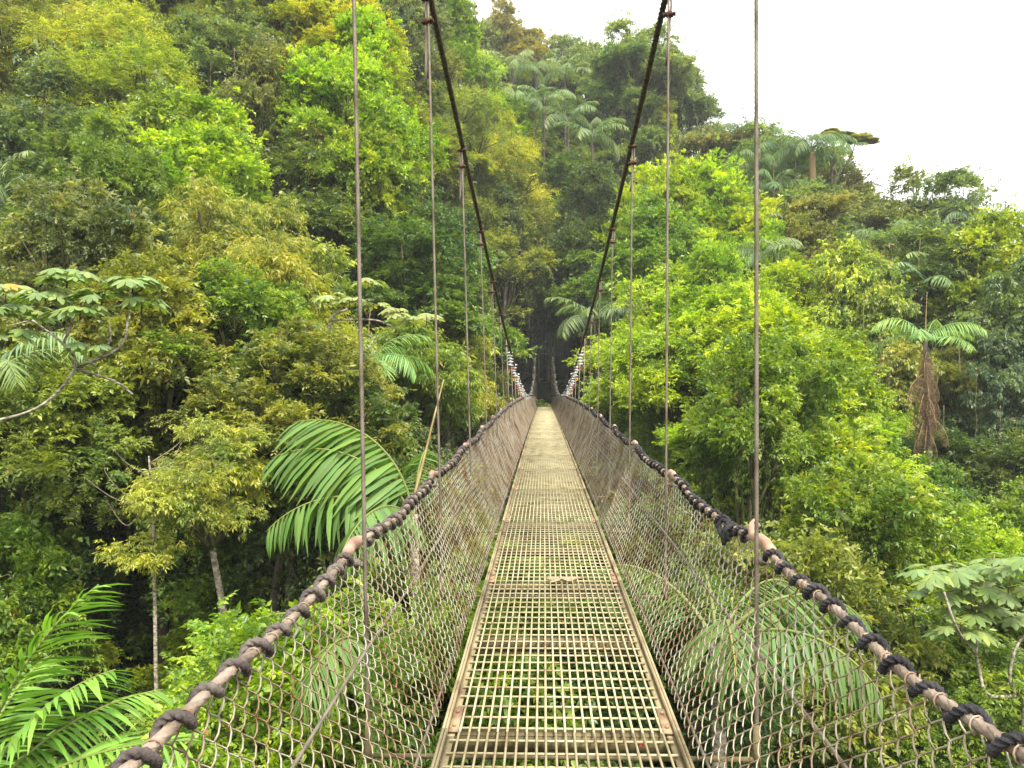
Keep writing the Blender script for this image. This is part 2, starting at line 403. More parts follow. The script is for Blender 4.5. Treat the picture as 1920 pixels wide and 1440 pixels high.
# main cables: six strands laid round each other
for s in (-1, 1):
    y1 = np.arange(-1, 30, 0.024)
    y2 = np.arange(30, Y_END + 1.2, 0.25)
    yy = np.concatenate([y1, y2])
    pts = np.stack([s * (side_x(yy) - 0.01), yy, main_z(yy)], -1)
    mb = MB(); mb.tube(pts, 0.035, 15, 5, 2 * math.pi / 0.36, 0.34)
    obj('main_cable', mb.mesh('main_cable', True), M['cable'], bridge)

# clamp meshes shared by all hangers
def clamp_mesh(name, w=0.05, bolts=True):
    mb = MB()
    mb.box((0, 0, 0), (w * 1.6, w * 1.5, w * 0.8))
    mb.tube([(-w * 1.5, -w * 0.35, 0), (w * 1.5, -w * 0.35, 0)], w * 0.22, 6)
    mb.tube([(-w * 1.35, w * 0.35, 0), (w * 1.35, w * 0.35, 0)], w * 0.22, 6)
    for sx in (-1, 1):
        mb.tube([(sx * w * 1.05, -w * 0.35, 0), (sx * w * 1.3, -w * 0.35, 0)], w * 0.42, 6)
        mb.tube([(sx * w * 1.05, w * 0.35, 0), (sx * w * 1.3, w * 0.35, 0)], w * 0.42, 6)
    mb.tube([(0, 0, -w * 0.7), (0, 0, -w * 0.2), (0, 0, w * 0.3), (0, 0, w * 0.7)], [w * 0.55, w * 0.78, w * 0.78, w * 0.55], 8)
    return mb.mesh(name)
CLAMP = clamp_mesh('clamp', 0.042)
CLIP = clamp_mesh('clip', 0.062)
CLIP_D = clamp_mesh('rail_clip', 0.062)
def shackle_mesh():
    mb = MB()
    th = np.linspace(-0.3, math.pi + 0.3, 12)
    mb.tube(np.stack([0.085 * np.cos(th), 0 * th, -0.12 * np.sin(th)], -1), 0.026, 6)
    mb.tube([(-0.12, 0, 0.02), (0.12, 0, 0.02)], 0.026, 6)
    return mb.mesh('shackle')
SHK = shackle_mesh()
SHK_Y = SHK.copy()
SHK.materials.append(M['red']); SHK_Y.materials.append(M['yellow'])

for s in (-1, 1):
    for hi, y in enumerate(HY):
        top = np.array([s * side_x(y), y + 0.03, float(main_z(y)) - 0.02])
        bot = np.array([s * (side_x(y) - 0.12), y - 0.26, float(deck_z(y)) - 0.12])
        if top[2] - bot[2] < 0.4: continue
        near = y < 20
        n = int(np.linalg.norm(top - bot) / (0.02 if y < 12 else 0.05)) if near else 3
        mb = MB()
        mb.tube(np.linspace(top, bot, max(n, 3)), 0.0125, 10 if near else 5, 5 if near else 0, 2 * math.pi / 0.15, 0.3)
        h = obj('hanger_cable', mb.mesh('hanger_cable', True), M['hanger'], bridge)
        if y < 24:
            # looped end, two rusty clamps and a loose tail
            obj('clamp', CLAMP, M['rust'], h, top + (0.0, 0, -0.03), (R_.uniform(-.2, .2), 0, R_.uniform(-0.5, 0.5)))
            obj('clamp', CLAMP, M['rust'], h, top + (0.004 * s, -0.003, -0.25), (0, R_.uniform(-.1, .1), R_.uniform(-0.8, 0.8)))
            tl = R_.uniform(0.30, 0.62)
            mb = MB(); mb.tube(bez([top + (s * 0.012, 0, 0.0), top + (s * 0.026, 0.01, -0.14), top + (s * 0.016, 0.012, -0.25), top + (-0.03, 0.01, -0.25 - tl)], 14), 0.011, 6)
            obj('loose_tail', mb.mesh('loose_tail', True), M['hanger'], h)
        else:
            k = 5 if y < 45 else 4
            for q in range(k):
                obj('clip', CLIP, M['zinc'], h, top + (R_.uniform(-.03, .03), 0, 0.03 - 0.10 * q), (0, R_.uniform(-.2, .2), R_.uniform(-0.6, 0.6)))
            if y < 60:
                obj('shackle', SHK if hi % 2 else SHK_Y, None, h, top + (0, 0, -0.10 * k + 0.02), (0, 0, R_.uniform(-0.5, 0.5)), (0.6, 0.6, 0.6))
        # swaged foot
        mb = MB(); mb.tube([bot + (0, 0, -0.05), bot + (0, 0, 0.02), bot + (0, 0, 0.16)], [0.022, 0.022, 0.015], 8)
        obj('foot_socket', mb.mesh('foot_socket'), M['beam'], h)

# hand cables, lashing rope, sleeves
for s in (-1, 1):
    yy = np.concatenate([np.arange(-2.5, 24, 0.05), np.arange(24, Y_END + .5, 0.3)])
    def rail_pt(y):
        y = np.asarray(y, dtype=float)
        ph = (y - HY[0]) / 3.0 * math.pi
        sag = 0.035 * np.abs(np.sin(ph)) + 0.008 * np.sin(y * 5.1 + s)
        return np.stack([s * (side_x(y) - 0.03 * np.abs(np.sin(ph)) + 0.01 * np.sin(y * 3.7 + 2 * s)), y, rail_z(y) - sag], -1)
    mb = MB(); mb.tube(rail_pt(yy), 0.0205, 14, 7, 2 * math.pi / 0.42, 0.22)
    obj('hand_cable', mb.mesh('hand_cable', True), M['rail'], bridge)
    for b in range(len(HY)):
        y0 = HY[b] + 0.22
        y1 = HY[b] + 3.0 - 0.16
        if y0 > 60: pt, sides, st = 8, 4, 0.024
        elif y0 > 16: pt, sides, st = 10, 5, 0.016
        else: pt, sides, st = 26, 12, 0.0152
        if y1 > Y_END: break
        pitch = 0.205 + R_.uniform(-0.012, 0.012)
        n = int((y1 - y0) / pitch * pt)
        u = np.linspace(0, 1, n); y = y0 + (y1 - y0) * u
        y = y + 0.012 * np.sin(y * 7.3 + b) + 0.008 * np.sin(y * 17.0 + b)
        c = rail_pt(y)
        th = 2 * math.pi * (y - y0) / pitch * s
        rr = 0.032 + 0.006 * np.sin(y * 9.1 + b * 2)
        wob = 0.022 * np.cos(th) * s
        p = c + np.stack([rr * np.cos(th), wob, rr * np.sin(th) - 0.004], -1)
        mb = MB(); mb.tube(p, st * 1.12, sides, 3 if pt > 20 else 0, 2 * math.pi / 0.07, 0.36)
        obj('lashing_rope', mb.mesh('lashing_rope', True), M['rope'] if s < 0 else M['black_rope'], bridge)
        # hose sleeve over the hand cable at each hanger
        if y0 < 62:
            L = (0.17 if s < 0 else 0.20) if b <= 2 else 0.09
            ys = np.linspace(HY[b] - L, HY[b] + L * 0.75, 9)
            sp = rail_pt(ys); sp[:, 2] += 0.012 + 0.012 * np.sin(np.linspace(0, math.pi, 9)); sp[:, 0] += s * 0.004
            if s > 0 and b == 2:
                sp = np.vstack([sp, sp[-1] + (0.0, 0.05, 0.012), sp[-1] + (0.005, 0.075, 0.05), sp[-1] + (0.03, 0.07, 0.075)])
                sp = bez(sp, 26)
            elif s > 0:
                sp = np.vstack([sp, sp[-1] + (0.0, 0.03, 0.02)])
            mb = MB(); mb.tube(sp, (0.031 if s < 0 else 0.029) if b <= 2 else 0.026, 10)
            obj('hose_sleeve', mb.mesh('hose_sleeve', True), M['hose'], bridge)
        if y0 < 30:
            # cable clip that ties the hand cable to the hanger
            obj('clip', CLIP_D, M['hanger'], bridge, Vector(rail_pt(np.array([HY[b]]))[0]) + Vector((-s * 0.01, -0.02, -0.085)), (0.3, 0.2, R_.uniform(-.4, .4)), (0.5, 0.5, 0.5))
    # mid-height and bottom stay cables
    for nm, t, r in (('middle_cable', 0.45, 0.0085), ('bottom_cable', 0.98, 0.009)):
        yb = np.arange(-2.5, Y_END, 0.5)
        xs = side_x(yb); X = xs - (xs - 0.70) * t ** 1.25
        Z = rail_z(yb) - t * (rail_z(yb) - deck_z(yb) + 0.10)
        mb = MB(); mb.tube(np.stack([s * (X + 0.016), yb, Z + 0.01 * np.sin(yb * 2.1)], -1), r, 6)
        obj(nm, mb.mesh(nm, True), M['hanger'], bridge)

# knot of black rope beside the right-hand hose
mb = MB()
kc = np.array([1.10, 5.0, float(rail_z(5.0)) - 0.035])
th = np.linspace(0, 4.6 * math.pi, 60)
mb.tube(kc + np.stack([0.03 * np.cos(th), 0.10 * np.sin(th * 0.5 + .4), 0.05 * np.sin(th) - 0.02], -1), 0.017, 8, 3, 100, 0.18)
mb.tube(bez([kc + (0, 0.02, 0), kc + (-0.03, -0.06, -0.07), kc + (-0.01, 0.05, -0.11), kc + (0.0, 0.16, -0.06), kc + (-0.02, 0.2, -0.02)], 24), 0.017, 8, 3, 100, 0.18)
obj('rope_knot', mb.mesh('rope_knot', True), M['black_rope'], bridge)

# chain link sides: zigzag wires hooked into their neighbours
def link_bay(s, y0, y1, fine):
    mb = MB()
    PITCH, NROW, WR = (0.060, 19, 0.0036) if y0 < 40 else (0.085, 13, 0.0048)
    js = np.arange(int(math.ceil(y0 / PITCH)), int(math.ceil(y1 / PITCH)))
    sub = 3 if fine else 1
    for j in js:
        r = np.arange(NROW * sub + 1) / sub
        ph = 0 if j % 2 else 1
        tri = 1 - 2 * np.abs(((r + ph) % 2) - 1)                       # -1 .. 1 zigzag
        tri = np.clip(tri * 1.12, -1, 1) if fine else tri
        t = r / NROW
        y = j * PITCH + tri * PITCH * 0.545 + 0.010 * math.sin(j * 0.11) + 0.002 * np.sin(r * 1.7 + j)
        xs = side_x(y)
        bulge = 0.03 * np.sin(t * math.pi) * math.sin(j * 0.06 + s) + 0.004 * np.sin(j * 0.3 + t * 9)
        X = xs - (xs - 0.70) * t ** 1.25 + bulge
        Z = rail_z(y) - 0.03 - t * (rail_z(y) - deck_z(y) + 0.07) + 0.008 * math.sin(j * 0.13) + 0.002 * np.sin(j * 2.3 + r)
        off = 0.010 * np.sin(math.pi * (r + ph)) if fine else 0.0       # flattened coil: out on one leg, in on the next
        knuckle = np.where(np.abs(r - np.round(r)) < 0.01, 0.75, 0.0) * (0.25 + 0.75 * t) if fine else 0.12 + 0.1 * t
        mb.tube(np.stack([s * (X + off), y, Z], -1), WR, 4 if fine else 3, cap=False, rnd=knuckle)
        if y0 < 14 and j % 3 == 0:      # tie wire looped over the hand cable
            c = rail_pt(np.array([j * PITCH]))[0] + (0, 0, -0.004)
            tt = np.linspace(-2.6, 2.6, 10)
            mb.tube(c + np.stack([0.0235 * np.sin(tt), 0.006 * tt, 0.0245 * np.cos(tt)], -1), 0.0032, 4, cap=False, rnd=0.45)
    return mb.mesh('chain_link_mesh', True)
for s in (-1, 1):
    for b in range(len(HY)):
        y0, y1 = HY[b], min(HY[b] + 3.0, Y_END)
        if y1 - y0 < 0.5: continue
        obj('chain_link_mesh', link_bay(s, y0, y1, y0 < 9), M['wire'], bridge, kind='stuff')

# deck: panels of round bar grating between edge angles, on cross beams
HWID = 0.575
NL = 22
bar_long = MB().tube([(0, 0.004, 0), (0, 1.5, 0.0), (0, 2.996, 0)], 0.0064, 6).mesh('long_bar', True)
bar_cross = MB().tube([(-HWID, 0, 0), (HWID, 0, 0)], 0.0068, 6).mesh('cross_bar', True)
def grating_mesh():
    mb = MB()
    for i in range(NL): mb.tube([(-0.53 + 1.06 * i / (NL - 1), 0.004, 0), (-0.53 + 1.06 * i / (NL - 1), 2.996, 0)], 0.0064, 4)
    for k in range(22): mb.tube([(-HWID, 0.068 + 0.1363 * k, -0.012), (HWID, 0.068 + 0.1363 * k, -0.012)], 0.0068, 4)
    return mb.mesh('grating')
GRT = grating_mesh()
edge_mb = {}
def edge_mesh(s):
    mb = MB()
    mb.box((s * 0.600, 1.5, -0.003), (0.008, 2.994, 0.050))
    mb.box((s * 0.577, 1.5, -0.026), (0.038, 2.994, 0.006))
    mb.tube([(s * 0.617, 0.003, 0.012), (s * 0.617, 2.997, 0.012)], 0.009, 8)
    return mb.mesh('edge_angle')
EDG = {s: edge_mesh(s) for s in (-1, 1)}
def beam_mesh(w):
    mb = MB()
    mb.box((0, 0, 0), (w, 0.006, 0.085)); mb.box((0, 0.028, 0.0455), (w, 0.062, 0.006)); mb.box((0, 0.028, -0.0455), (w, 0.062, 0.006))
    return mb.mesh('cross_beam')
BEAM = beam_mesh(1.20)
OUTR = MB().tube([(-1.04, 0, 0), (1.04, 0, 0)], 0.014, 8).mesh('outrigger_rod', True)
def plate_mesh():
    mb = MB(); mb.box((0, 0, 0), (0.052, 0.30, 0.008))
    for y in (-0.09, 0.08):
        mb.tube([(0, y, 0.003), (0, y, 0.018)], 0.011, 6)
    return mb.mesh('splice_plate')
PLATE = plate_mesh()
for b in range(-1, len(HY)):
    y0 = HY[0] - 0.28 + 3.0 * b
    if y0 + 1.0 > Y_END: break
    z0, z1 = float(deck_z(y0)), float(deck_z(y0 + 3.0))
    pn = obj('deck_panel', None, parent=bridge, loc=(0, y0, z0), rot=(math.atan2(z1 - z0, 3.0), 0, 0))
    pn.empty_display_size = 0.2
    if -1 < y0 < 12:
        for i in range(NL):
            obj('long_bar', bar_long, M['grate'], pn, (-0.53 + 1.06 * i / (NL - 1) + R_.uniform(-.002, .002), 0, R_.uniform(-.001, .001)), (0, 0, R_.uniform(-.0008, .0008)))
        for k in range(22):
            obj('cross_bar', bar_cross, M['grate'], pn, (0, 0.068 + 0.1363 * k + R_.uniform(-.003, .003), -0.012), (0, 0, R_.uniform(-.003, .003)))
    else:
        obj('grating', GRT, M['grate'], pn, kind='stuff')
    for s in (-1, 1):
        obj('edge_angle', EDG[s], M['edge'], pn)
        obj('splice_plate', PLATE, M['plate'], pn, (s * 0.567, 0.17, -0.010))
    obj('cross_beam', BEAM, M['beam'], pn, (0, 0.03, -0.078))
    obj('outrigger_rod', OUTR, M['beam'], pn, (0, 0.02, -0.140))
    obj('cross_beam', BEAM, M['beam'], pn, (0, 1.53, -0.078))

# fallen leaf and petal on the deck
def dry_leaf():
    n = 28
    th = np.linspace(0, 2 * math.pi, n, endpoint=False)
    r = (0.075 + 0.03 * np.cos(th * 2)) * (1 + 0.22 * np.sin(th * 5 + 1) + 0.12 * np.sin(th * 9))
    v = np.stack([r * np.cos(th) * 1.25, r * np.sin(th) * 0.75, 0.012 * np.sin(th * 3) + 0.01], -1)
    inner = v * (0.5, 0.5, 1.0) + (0, 0, 0.006)
    allv = np.vstack([v, inner, [[0, 0, 0.012]]])
    i = np.arange(n); k = (i + 1) % n
    q = np.stack([i, k, n + k, n + i], -1); t = np.stack([n + i, n + k, np.full(n, 2 * n)], -1)
    mb = MB(); mb.add(allv, q, t); mb.tube([(0.08, 0, 0.012), (0.14, 0.012, 0.012), (0.22, 0.015, 0.008)], [0.006, 0.005, 0.004], 5)
    m = mb.mesh('dry_leaf', True)
    return m
ly = 7.05
lf = obj('dry_leaf', dry_leaf(), M['dryleaf'], loc=pix(1052, 1096, ly), rot=(0, 0, 0.15))
lf.location.z = float(deck_z(ly)) + 0.006
lf.modifiers.new('thick', 'SOLIDIFY').thickness = 0.003
tag(lf, 'dry pinkish brown curled leaf lying on the steel grating deck', 'leaf')
mb = MB(); th = np.linspace(0, 2 * math.pi, 10, endpoint=False)
mb.add(np.vstack([np.stack([0.012 * np.cos(th), 0.019 * np.sin(th), 0.004 * np.cos(th * 2)], -1), [[0, 0, -0.003]]]), None, [[i, (i + 1) % 10, 10] for i in range(10)])
pe = obj('fallen_petal', mb.mesh('fallen_petal'), M['petal'], loc=pix(1202, 1396, 3.96), rot=(0.1, 0, 0.5))
pe.location.z = float(deck_z(3.96)) - 0.026
pe.modifiers.new('thick', 'SOLIDIFY').thickness = 0.002
tag(pe, 'small red petal fallen on the cross beam under the grating', 'petal')

# far portal tower
TY = 96.2
tower = thing('lattice_tower', 'grey steel lattice portal tower at the far end of the bridge', 'tower', (CX, TY, -4.2))
def lattice_leg(s):
    mb = MB(); w = 0.36
    x0 = s * 0.98; Hh = 16.0
    for dx in (-w, w):
        for dy in (-w, w):
            mb.box((x0 + dx, dy, Hh / 2), (0.09, 0.09, Hh))
    zz = np.arange(0, Hh - 0.5, 0.8)
    for k, z in enumerate(zz):
        f = 1 if k % 2 else -1
        for dy in (-w, w):
            mb.tube([(x0 - f * w, dy, z), (x0 + f * w, dy, z + 0.8)], 0.030, 4)
        for dx in (-w, w):
            mb.tube([(x0 + dx, -f * w, z), (x0 + dx, f * w, z + 0.8)], 0.030, 4)
    return mb.mesh('tower_leg')
for s in (-1, 1): obj('tower_leg', lattice_leg(s), M['tower'], tower)
def portal(z, h, arch):
    mb = MB(); wx = 0.60
    for zz in (z, z + h): mb.box((0, -0.34, zz), (2 * wx, 0.09, 0.10)); mb.box((0, 0.34, zz), (2 * wx, 0.09, 0.10))
    for dy in (-0.34, 0.34):
        mb.tube([(-wx, dy, z), (0, dy, z + h)], 0.045, 5); mb.tube([(wx, dy, z), (0, dy, z + h)], 0.045, 5)
        mb.tube([(0, dy, z), (0, dy, z + h)], 0.04, 5)
    if arch:
        th = np.linspace(0, 2 * math.pi, 14)
        mb.tube(np.stack([0.22 * np.cos(th), 0 * th - 0.36, z + h * 0.5 + 0.25 * np.sin(th)], -1), 0.05, 6)
        mb.tube(np.stack([0.12 * np.cos(th), 0 * th - 0.36, z + h * 0.5 + 0.14 * np.sin(th)], -1), 0.05, 6)
    return mb.mesh('portal_beam')
obj('portal_beam', portal(7.1, 1.5, True), M['tower'], tower)
obj('portal_beam', portal(14.3, 1.4, True), M['tower'], tower)

# ------------------------------------------------------------------ foliage generators
def leaves_mesh(name, base, dirn, normal, L, Wd, rnd, droop=0.12, fold=0.18):
    """many folded rhombic leaves; every array has one row per leaf"""
    dirn = nrm(dirn)
    lat = nrm(np.cross(normal, dirn)); nn = np.cross(dirn, lat)
    L = L[:, None]; Wd = Wd[:, None]
    b = base
    ml = b + dirn * L * 0.45 + lat * Wd * 0.5 + nn * Wd * fold
    mr = b + dirn * L * 0.45 - lat * Wd * 0.5 + nn * Wd * fold
    tp = b + dirn * L - nn * L * droop
    v = np.stack([b, mr, tp, ml], 1).reshape(-1, 3)
    i = np.arange(len(b)) * 4
    t = np.concatenate([np.stack([i, i + 1, i + 2], -1), np.stack([i, i + 2, i + 3], -1)])
    return v, t, np.repeat(rnd, 4)

def spray_cloud(rs, P, axis, n_per, slen, ll, lw, leafdroop, spread, srnd, ssz=None):
    """sprays of leaves along twigs: P spray roots, axis twig directions"""
    N = len(P)
    axis = nrm(axis)
    up = np.tile(np.array([0, 0, 1.0]), (N, 1)) + rs.normal(0, 0.25, (N, 3))
    lat = nrm(np.cross(up, axis)); nn = np.cross(axis, lat)
    u = (np.arange(n_per) + 0.6) / n_per
    side = np.where(np.arange(n_per) % 2 == 0, 1.0, -1.0)
    side[-1] = 0.0
    sl = slen * rs.uniform(0.6, 1.25, (N, 1, 1))
    base = P[:, None, :] + axis[:, None, :] * (u[None, :, None] * sl) + rs.normal(0, 0.02, (N, n_per, 3)) * slen
    base = base - np.array([0, 0, 1.0]) * (u[None, :, None] ** 2) * sl * 0.25
    dirn = (axis[:, None, :] * (1 - spread) + lat[:, None, :] * (side[None, :, None] * spread)
            + rs.normal(0, 0.22, (N, n_per, 3)) - np.array([0, 0, 1.0]) * leafdroop)
    normal = nn[:, None, :] + rs.normal(0, 0.33, (N, n_per, 3))
    L = ll * rs.uniform(0.65, 1.25, (N, n_per)) * (1.0 if ssz is None else ssz[:, None]); Wd = L * lw * rs.uniform(0.85, 1.15, (N, n_per))
    rnd = np.clip(srnd[:, None] + rs.normal(0, 0.13, (N, n_per)) + 0.12 * (u[None, :] - 0.5), 0, 0.98)
    rnd = np.where(rs.uniform(0, 1, rnd.shape) < 0.004, 1.0, rnd)
    return [x.reshape(-1, 3) for x in (base, dirn, normal)] + [L.ravel(), Wd.ravel(), rnd.ravel()]

def rand_dirs(rs, n, zmin):
    z = rs.uniform(zmin, 1, n); a = rs.uniform(0, 2 * math.pi, n); r = np.sqrt(1 - z * z)
    return np.stack([r * np.cos(a), r * np.sin(a), z], -1)

class Proto: pass
def crown_proto(name, seed, R, lobes, n_spray, n_per, slen, ll, lw, zmin=-0.45, updr=0.25, leafdroop=0.15, spread=0.65, inner=0.25, limbs=True, hang=26):
    """lobes: (cx,cy,cz,rx,ry,rz) in metres, crown centre at the origin"""
    rs = np.random.RandomState(seed)
    lb = np.array(lobes)
    area = (lb[:, 3] * lb[:, 4] + lb[:, 3] * lb[:, 5] + lb[:, 4] * lb[:, 5])
    # lobes carry tufts of very uneven size, the tufts carry sprays; gaps stay open between tufts
    nt_l = 20
    tw = rs.choice(len(lb), nt_l * len(lb), p=area / area.sum())
    td = rand_dirs(rs, len(tw), zmin)
    tc_ = lb[tw, :3] + td * lb[tw, 3:] * rs.uniform(0.55, 1.12, (len(tw), 1))
    tr_ = rs.uniform(0.16, 0.42, len(tw)) * lb[tw, 3:].mean(1)
    inside = np.zeros(len(tc_), bool)
    for k in range(len(lb)):
        q = np.linalg.norm((tc_ - lb[k, :3]) / lb[k, 3:], axis=1) < 0.66
        inside |= q & (tw != k)
    ok = ~inside
    tw, td, tc_, tr_ = tw[ok], td[ok], tc_[ok], tr_[ok]
    pw = tr_ ** 1.6
    pick = rs.choice(len(tw), n_spray, p=pw / pw.sum())
    d2 = rand_dirs(rs, n_spray, -0.55)
    P = tc_[pick] + d2 * (tr_[pick] * (1 - np.abs(rs.normal(0, inner, n_spray))))[:, None] * np.array([1.15, 1.15, 0.62])
    which = tw[pick]
    d = nrm(d2 * 0.6 + td[pick] * 0.6)
    axis = d * np.array([1, 1, 0.6]) + np.array([0, 0, updr]) + rs.normal(0, 0.35, d.shape)
    tuft_r = rs.normal(0, 0.15, len(tw))[pick]
    ssz = rs.uniform(0.65, 1.45, len(tw))[pick]
    # long shoots that break the outline
    sh = rs.uniform(0, 1, n_spray) < 0.05
    P = P + np.where(sh[:, None], nrm(td[pick] + np.array([0, 0, 0.5])) * rs.uniform(0.06, 0.22, (n_spray, 1)) * R, 0)
    lobe_r = rs.uniform(-0.10, 0.10, len(lb))
    srnd = np.clip(0.45 + tuft_r + lobe_r[which] + rs.normal(0, 0.12, len(P)), 0.05, 0.9)
    v, t, rn = leaves_mesh(name, *spray_cloud(rs, P, axis, n_per, slen, ll, lw, leafdroop, spread, srnd, ssz))
    mb = MB(); mb.v = [v]; mb.t = [t]; mb.r = [rn]; mb.n = len(v)
    # leafy creepers hanging below the lobes
    hk = rs.choice(len(lb), max(hang, 1))
    HP, HA = [], []
    for k in hk:
        a = rs.uniform(0, 6.28); st = lb[k, :3] + np.array([math.cos(a) * lb[k, 3], math.sin(a) * lb[k, 4], -0.2 * lb[k, 5]]) * 0.9
        n_ = rs.randint(6, 16); zz = np.linspace(0, -rs.uniform(0.25, 0.75) * R, n_)
        HP.append(st + np.stack([0.04 * R * np.cumsum(rs.normal(0, .4, n_)) * .3, 0.04 * R * np.cumsum(rs.normal(0, .4, n_)) * .3, zz], -1)); HA.append(rs.normal(0, .6, (n_, 3)) + (0, 0, -0.5))
    HP, HA = np.concatenate(HP), np.concatenate(HA)
    v2, t2, r2 = leaves_mesh(name, *spray_cloud(rs, HP, HA, 6, slen * 0.7, ll * 0.85, lw, 0.4, spread, np.clip(rs.normal(.45, .15, len(HP)), .05, .9), np.ones(len(HP))))
    mb.add(v2, None, t2, r2)
    p = Proto(); p.R = R
    p.crown = mb.mesh(name); p.crown.materials.append(M['leaf'])
    lm = MB()
    zb = (lb[:, 2] - lb[:, 5]).min()
    for k in range(len(lb)):
        e = lb[k, :3]; mid = np.array([e[0] * 0.45, e[1] * 0.45, zb * 0.6 + e[2] * 0.3]) + rs.normal(0, 0.06 * R, 3)
        lm.tube(bez([(0, 0, zb), mid, e], 7), np.linspace(0.030, 0.010, 7) * R, 5)
        for _ in range(4):
            dd = rand_dirs(rs, 1, -0.2)[0]
            e2 = e + dd * lb[k, 3:] * 0.9
            lm.tube(bez([mid * 0.3 + e * 0.7, (e + e2) / 2 + rs.normal(0, 0.05 * R, 3), e2], 5), np.linspace(0.010, 0.003, 5) * R, 4)
    p.limbs = lm.mesh(name + '_limbs', True); p.limbs.materials.append(M['moss_bark'])
    p.zb = zb
    return p

def random_lobes(seed, n, R, flat=0.75, lobe=0.36, zlo=-0.5, zhi=0.75):
    r = random.Random(seed); out = []
    for k in range(n):
        a = 2.399 * k + r.uniform(-0.9, 0.9); q = min(math.sqrt((k + 0.5) / n) * r.uniform(0.55, 0.98), 0.9)
        lr = lobe * r.uniform(0.5, 1.3)
        z = zhi * (1 - q * q) + zlo * q * q + r.uniform(-0.55, 0.30)
        e = r.uniform(0.8, 1.3)
        out.append((q * math.cos(a) * R, q * math.sin(a) * R, z * R * flat, lr * R * e, lr * R / e, lr * R * r.uniform(0.5, 0.95)))
    return out

PROTO = {}
PROTO['broad'] = [crown_proto('crown_broad_%d' % k, 20 + k, 3.6, random_lobes(40 + k, 18, 3.6, 0.95), 6900, 10, 0.36, 0.145, 0.48, leafdroop=0.18) for k in range(3)]
PROTO['droop'] = [crown_proto('crown_droop_%d' % k, 30 + k, 3.4, random_lobes(60 + k, 18, 3.4, 0.95, 0.31), 5000, 10, 0.5, 0.21, 0.27, updr=0.2, leafdroop=0.5) for k in range(2)]
PROTO['far'] = [crown_proto('crown_far_%d' % k, 50 + k, 5.2, random_lobes(80 + k, 22, 5.2, 1.05, 0.31), 6900, 9, 0.48, 0.21, 0.50, leafdroop=0.12) for k in range(4)]
PROTO['feather'] = [crown_proto('crown_feather_%d' % k, 70 + k, 5.6, random_lobes(90 + k, 24, 5.6, 0.95, 0.28), 4200, 12, 0.9, 0.22, 0.28, updr=0.10, leafdroop=0.10, spread=0.8) for k in range(2)]
PROTO['umbrella'] = [crown_proto('crown_umbrella_%d' % k, 75 + k, 5.2, [(x, y, z * 0.5 + 0.9, rx, ry, rz * 0.45) for (x, y, z, rx, ry, rz) in random_lobes(95 + k, 16, 5.2, 0.5, 0.34)], 3500, 9, 0.5, 0.22, 0.42, zmin=0.0, hang=4) for k in range(2)]
def spire_lobes(seed):
    r = random.Random(seed); out = []
    for k in range(13):
        a = 2.399 * k; q = math.sqrt((k + .3) / 13) * 3.4
        h = 4.6 * (1 - (q / 4.6) ** 2) + r.uniform(-0.6, 0.6)
        out.append((q * math.cos(a), q * math.sin(a), h - 3.4, r.uniform(.7, 1.0), r.uniform(.7, 1.0), r.uniform(1.8, 2.6)))
        out.append((q * 1.2 * math.cos(a + .3), q * 1.2 * math.sin(a + .3), h - 6.0 + r.uniform(-1, 1), 1.1, 1.1, r.uniform(1.2, 2.0)))
    return out
PROTO['lime'] = [crown_proto('crown_lime_%d' % k, 85 + k, 5.0, spire_lobes(k + 5), 6900, 8, 0.48, 0.215, 0.50, zmin=-0.5, updr=0.9, leafdroop=-0.10, spread=0.5) for k in range(2)]
def column_lobes(seed):
    r = random.Random(seed)
    return [(r.uniform(-1.3, 1.3), r.uniform(-1.3, 1.3), 5.0 - 1.0 * k, r.uniform(1.4, 2.1), r.uniform(1.4, 2.1), r.uniform(1.0, 1.6)) for k in range(12)]
PROTO['vine'] = [crown_proto('crown_vine_%d' % k, 95 + k, 4.5, column_lobes(k + 9), 6000, 9, 0.48, 0.19, 0.55, zmin=-0.6, updr=-0.35, leafdroop=0.45) for k in range(2)]
PROTO['bush'] = [crown_proto('crown_bush_%d' % k, 120 + k, 1.7, random_lobes(130 + k, 7, 1.7, 0.8, 0.5), 1300, 9, 0.42, 0.21, 0.42, leafdroop=0.2, hang=3) for k in range(2)]

DESC = {
 'broad': 'dense small-leaved tree', 'droop': 'tree with drooping narrow leaves', 'far': 'broadleaf rainforest tree', 'feather': 'tree with fine feathery layers of foliage',
 'umbrella': 'flat-topped umbrella-crowned tree', 'lime': 'tree with upright spires of foliage', 'vine': 'tall tree smothered in hanging vines', 'bush': 'low leafy understory shrub',
}
CNAME = [(OLIVE, 'olive green'), (GREY, 'greyish green'), (DARK, 'dark green'), (MID, 'mid green'), (LIME, 'lime green'), (YEL, 'yellow green'), (BRIGHT, 'bright green'), (GOLD, 'golden green'), (FAR, 'dull green'), (TAWNY, 'tawny green'), (BLUE, 'bluish green')]
def place_words(x, y):
    a = math.hypot(x, y)
    if y > 96: return 'on the hill behind the far tower'
    if x < 0: return 'close to the bridge under the steep hillside' if a < 34 else 'up on the steep hillside'
    return 'close to the bridge on the ridge side' if a < 40 else 'on the slope below the ridge' if y < 75 else 'along the ridge top'
def tree_label(kind, P, color):
    c = min(CNAME, key=lambda q: sum(abs(q[0][i] / max(sum(q[0]), 1e-6) - color[i] / max(sum(color), 1e-6)) for i in range(3)) + abs(sum(q[0]) - sum(color)) * 1.5)[1]
    lb = '%s %s %s' % (c, DESC[kind], place_words(P[0], P[1]))
    return lb, lb.replace('tree', 'trees', 1).replace('shrub', 'shrubs', 1)
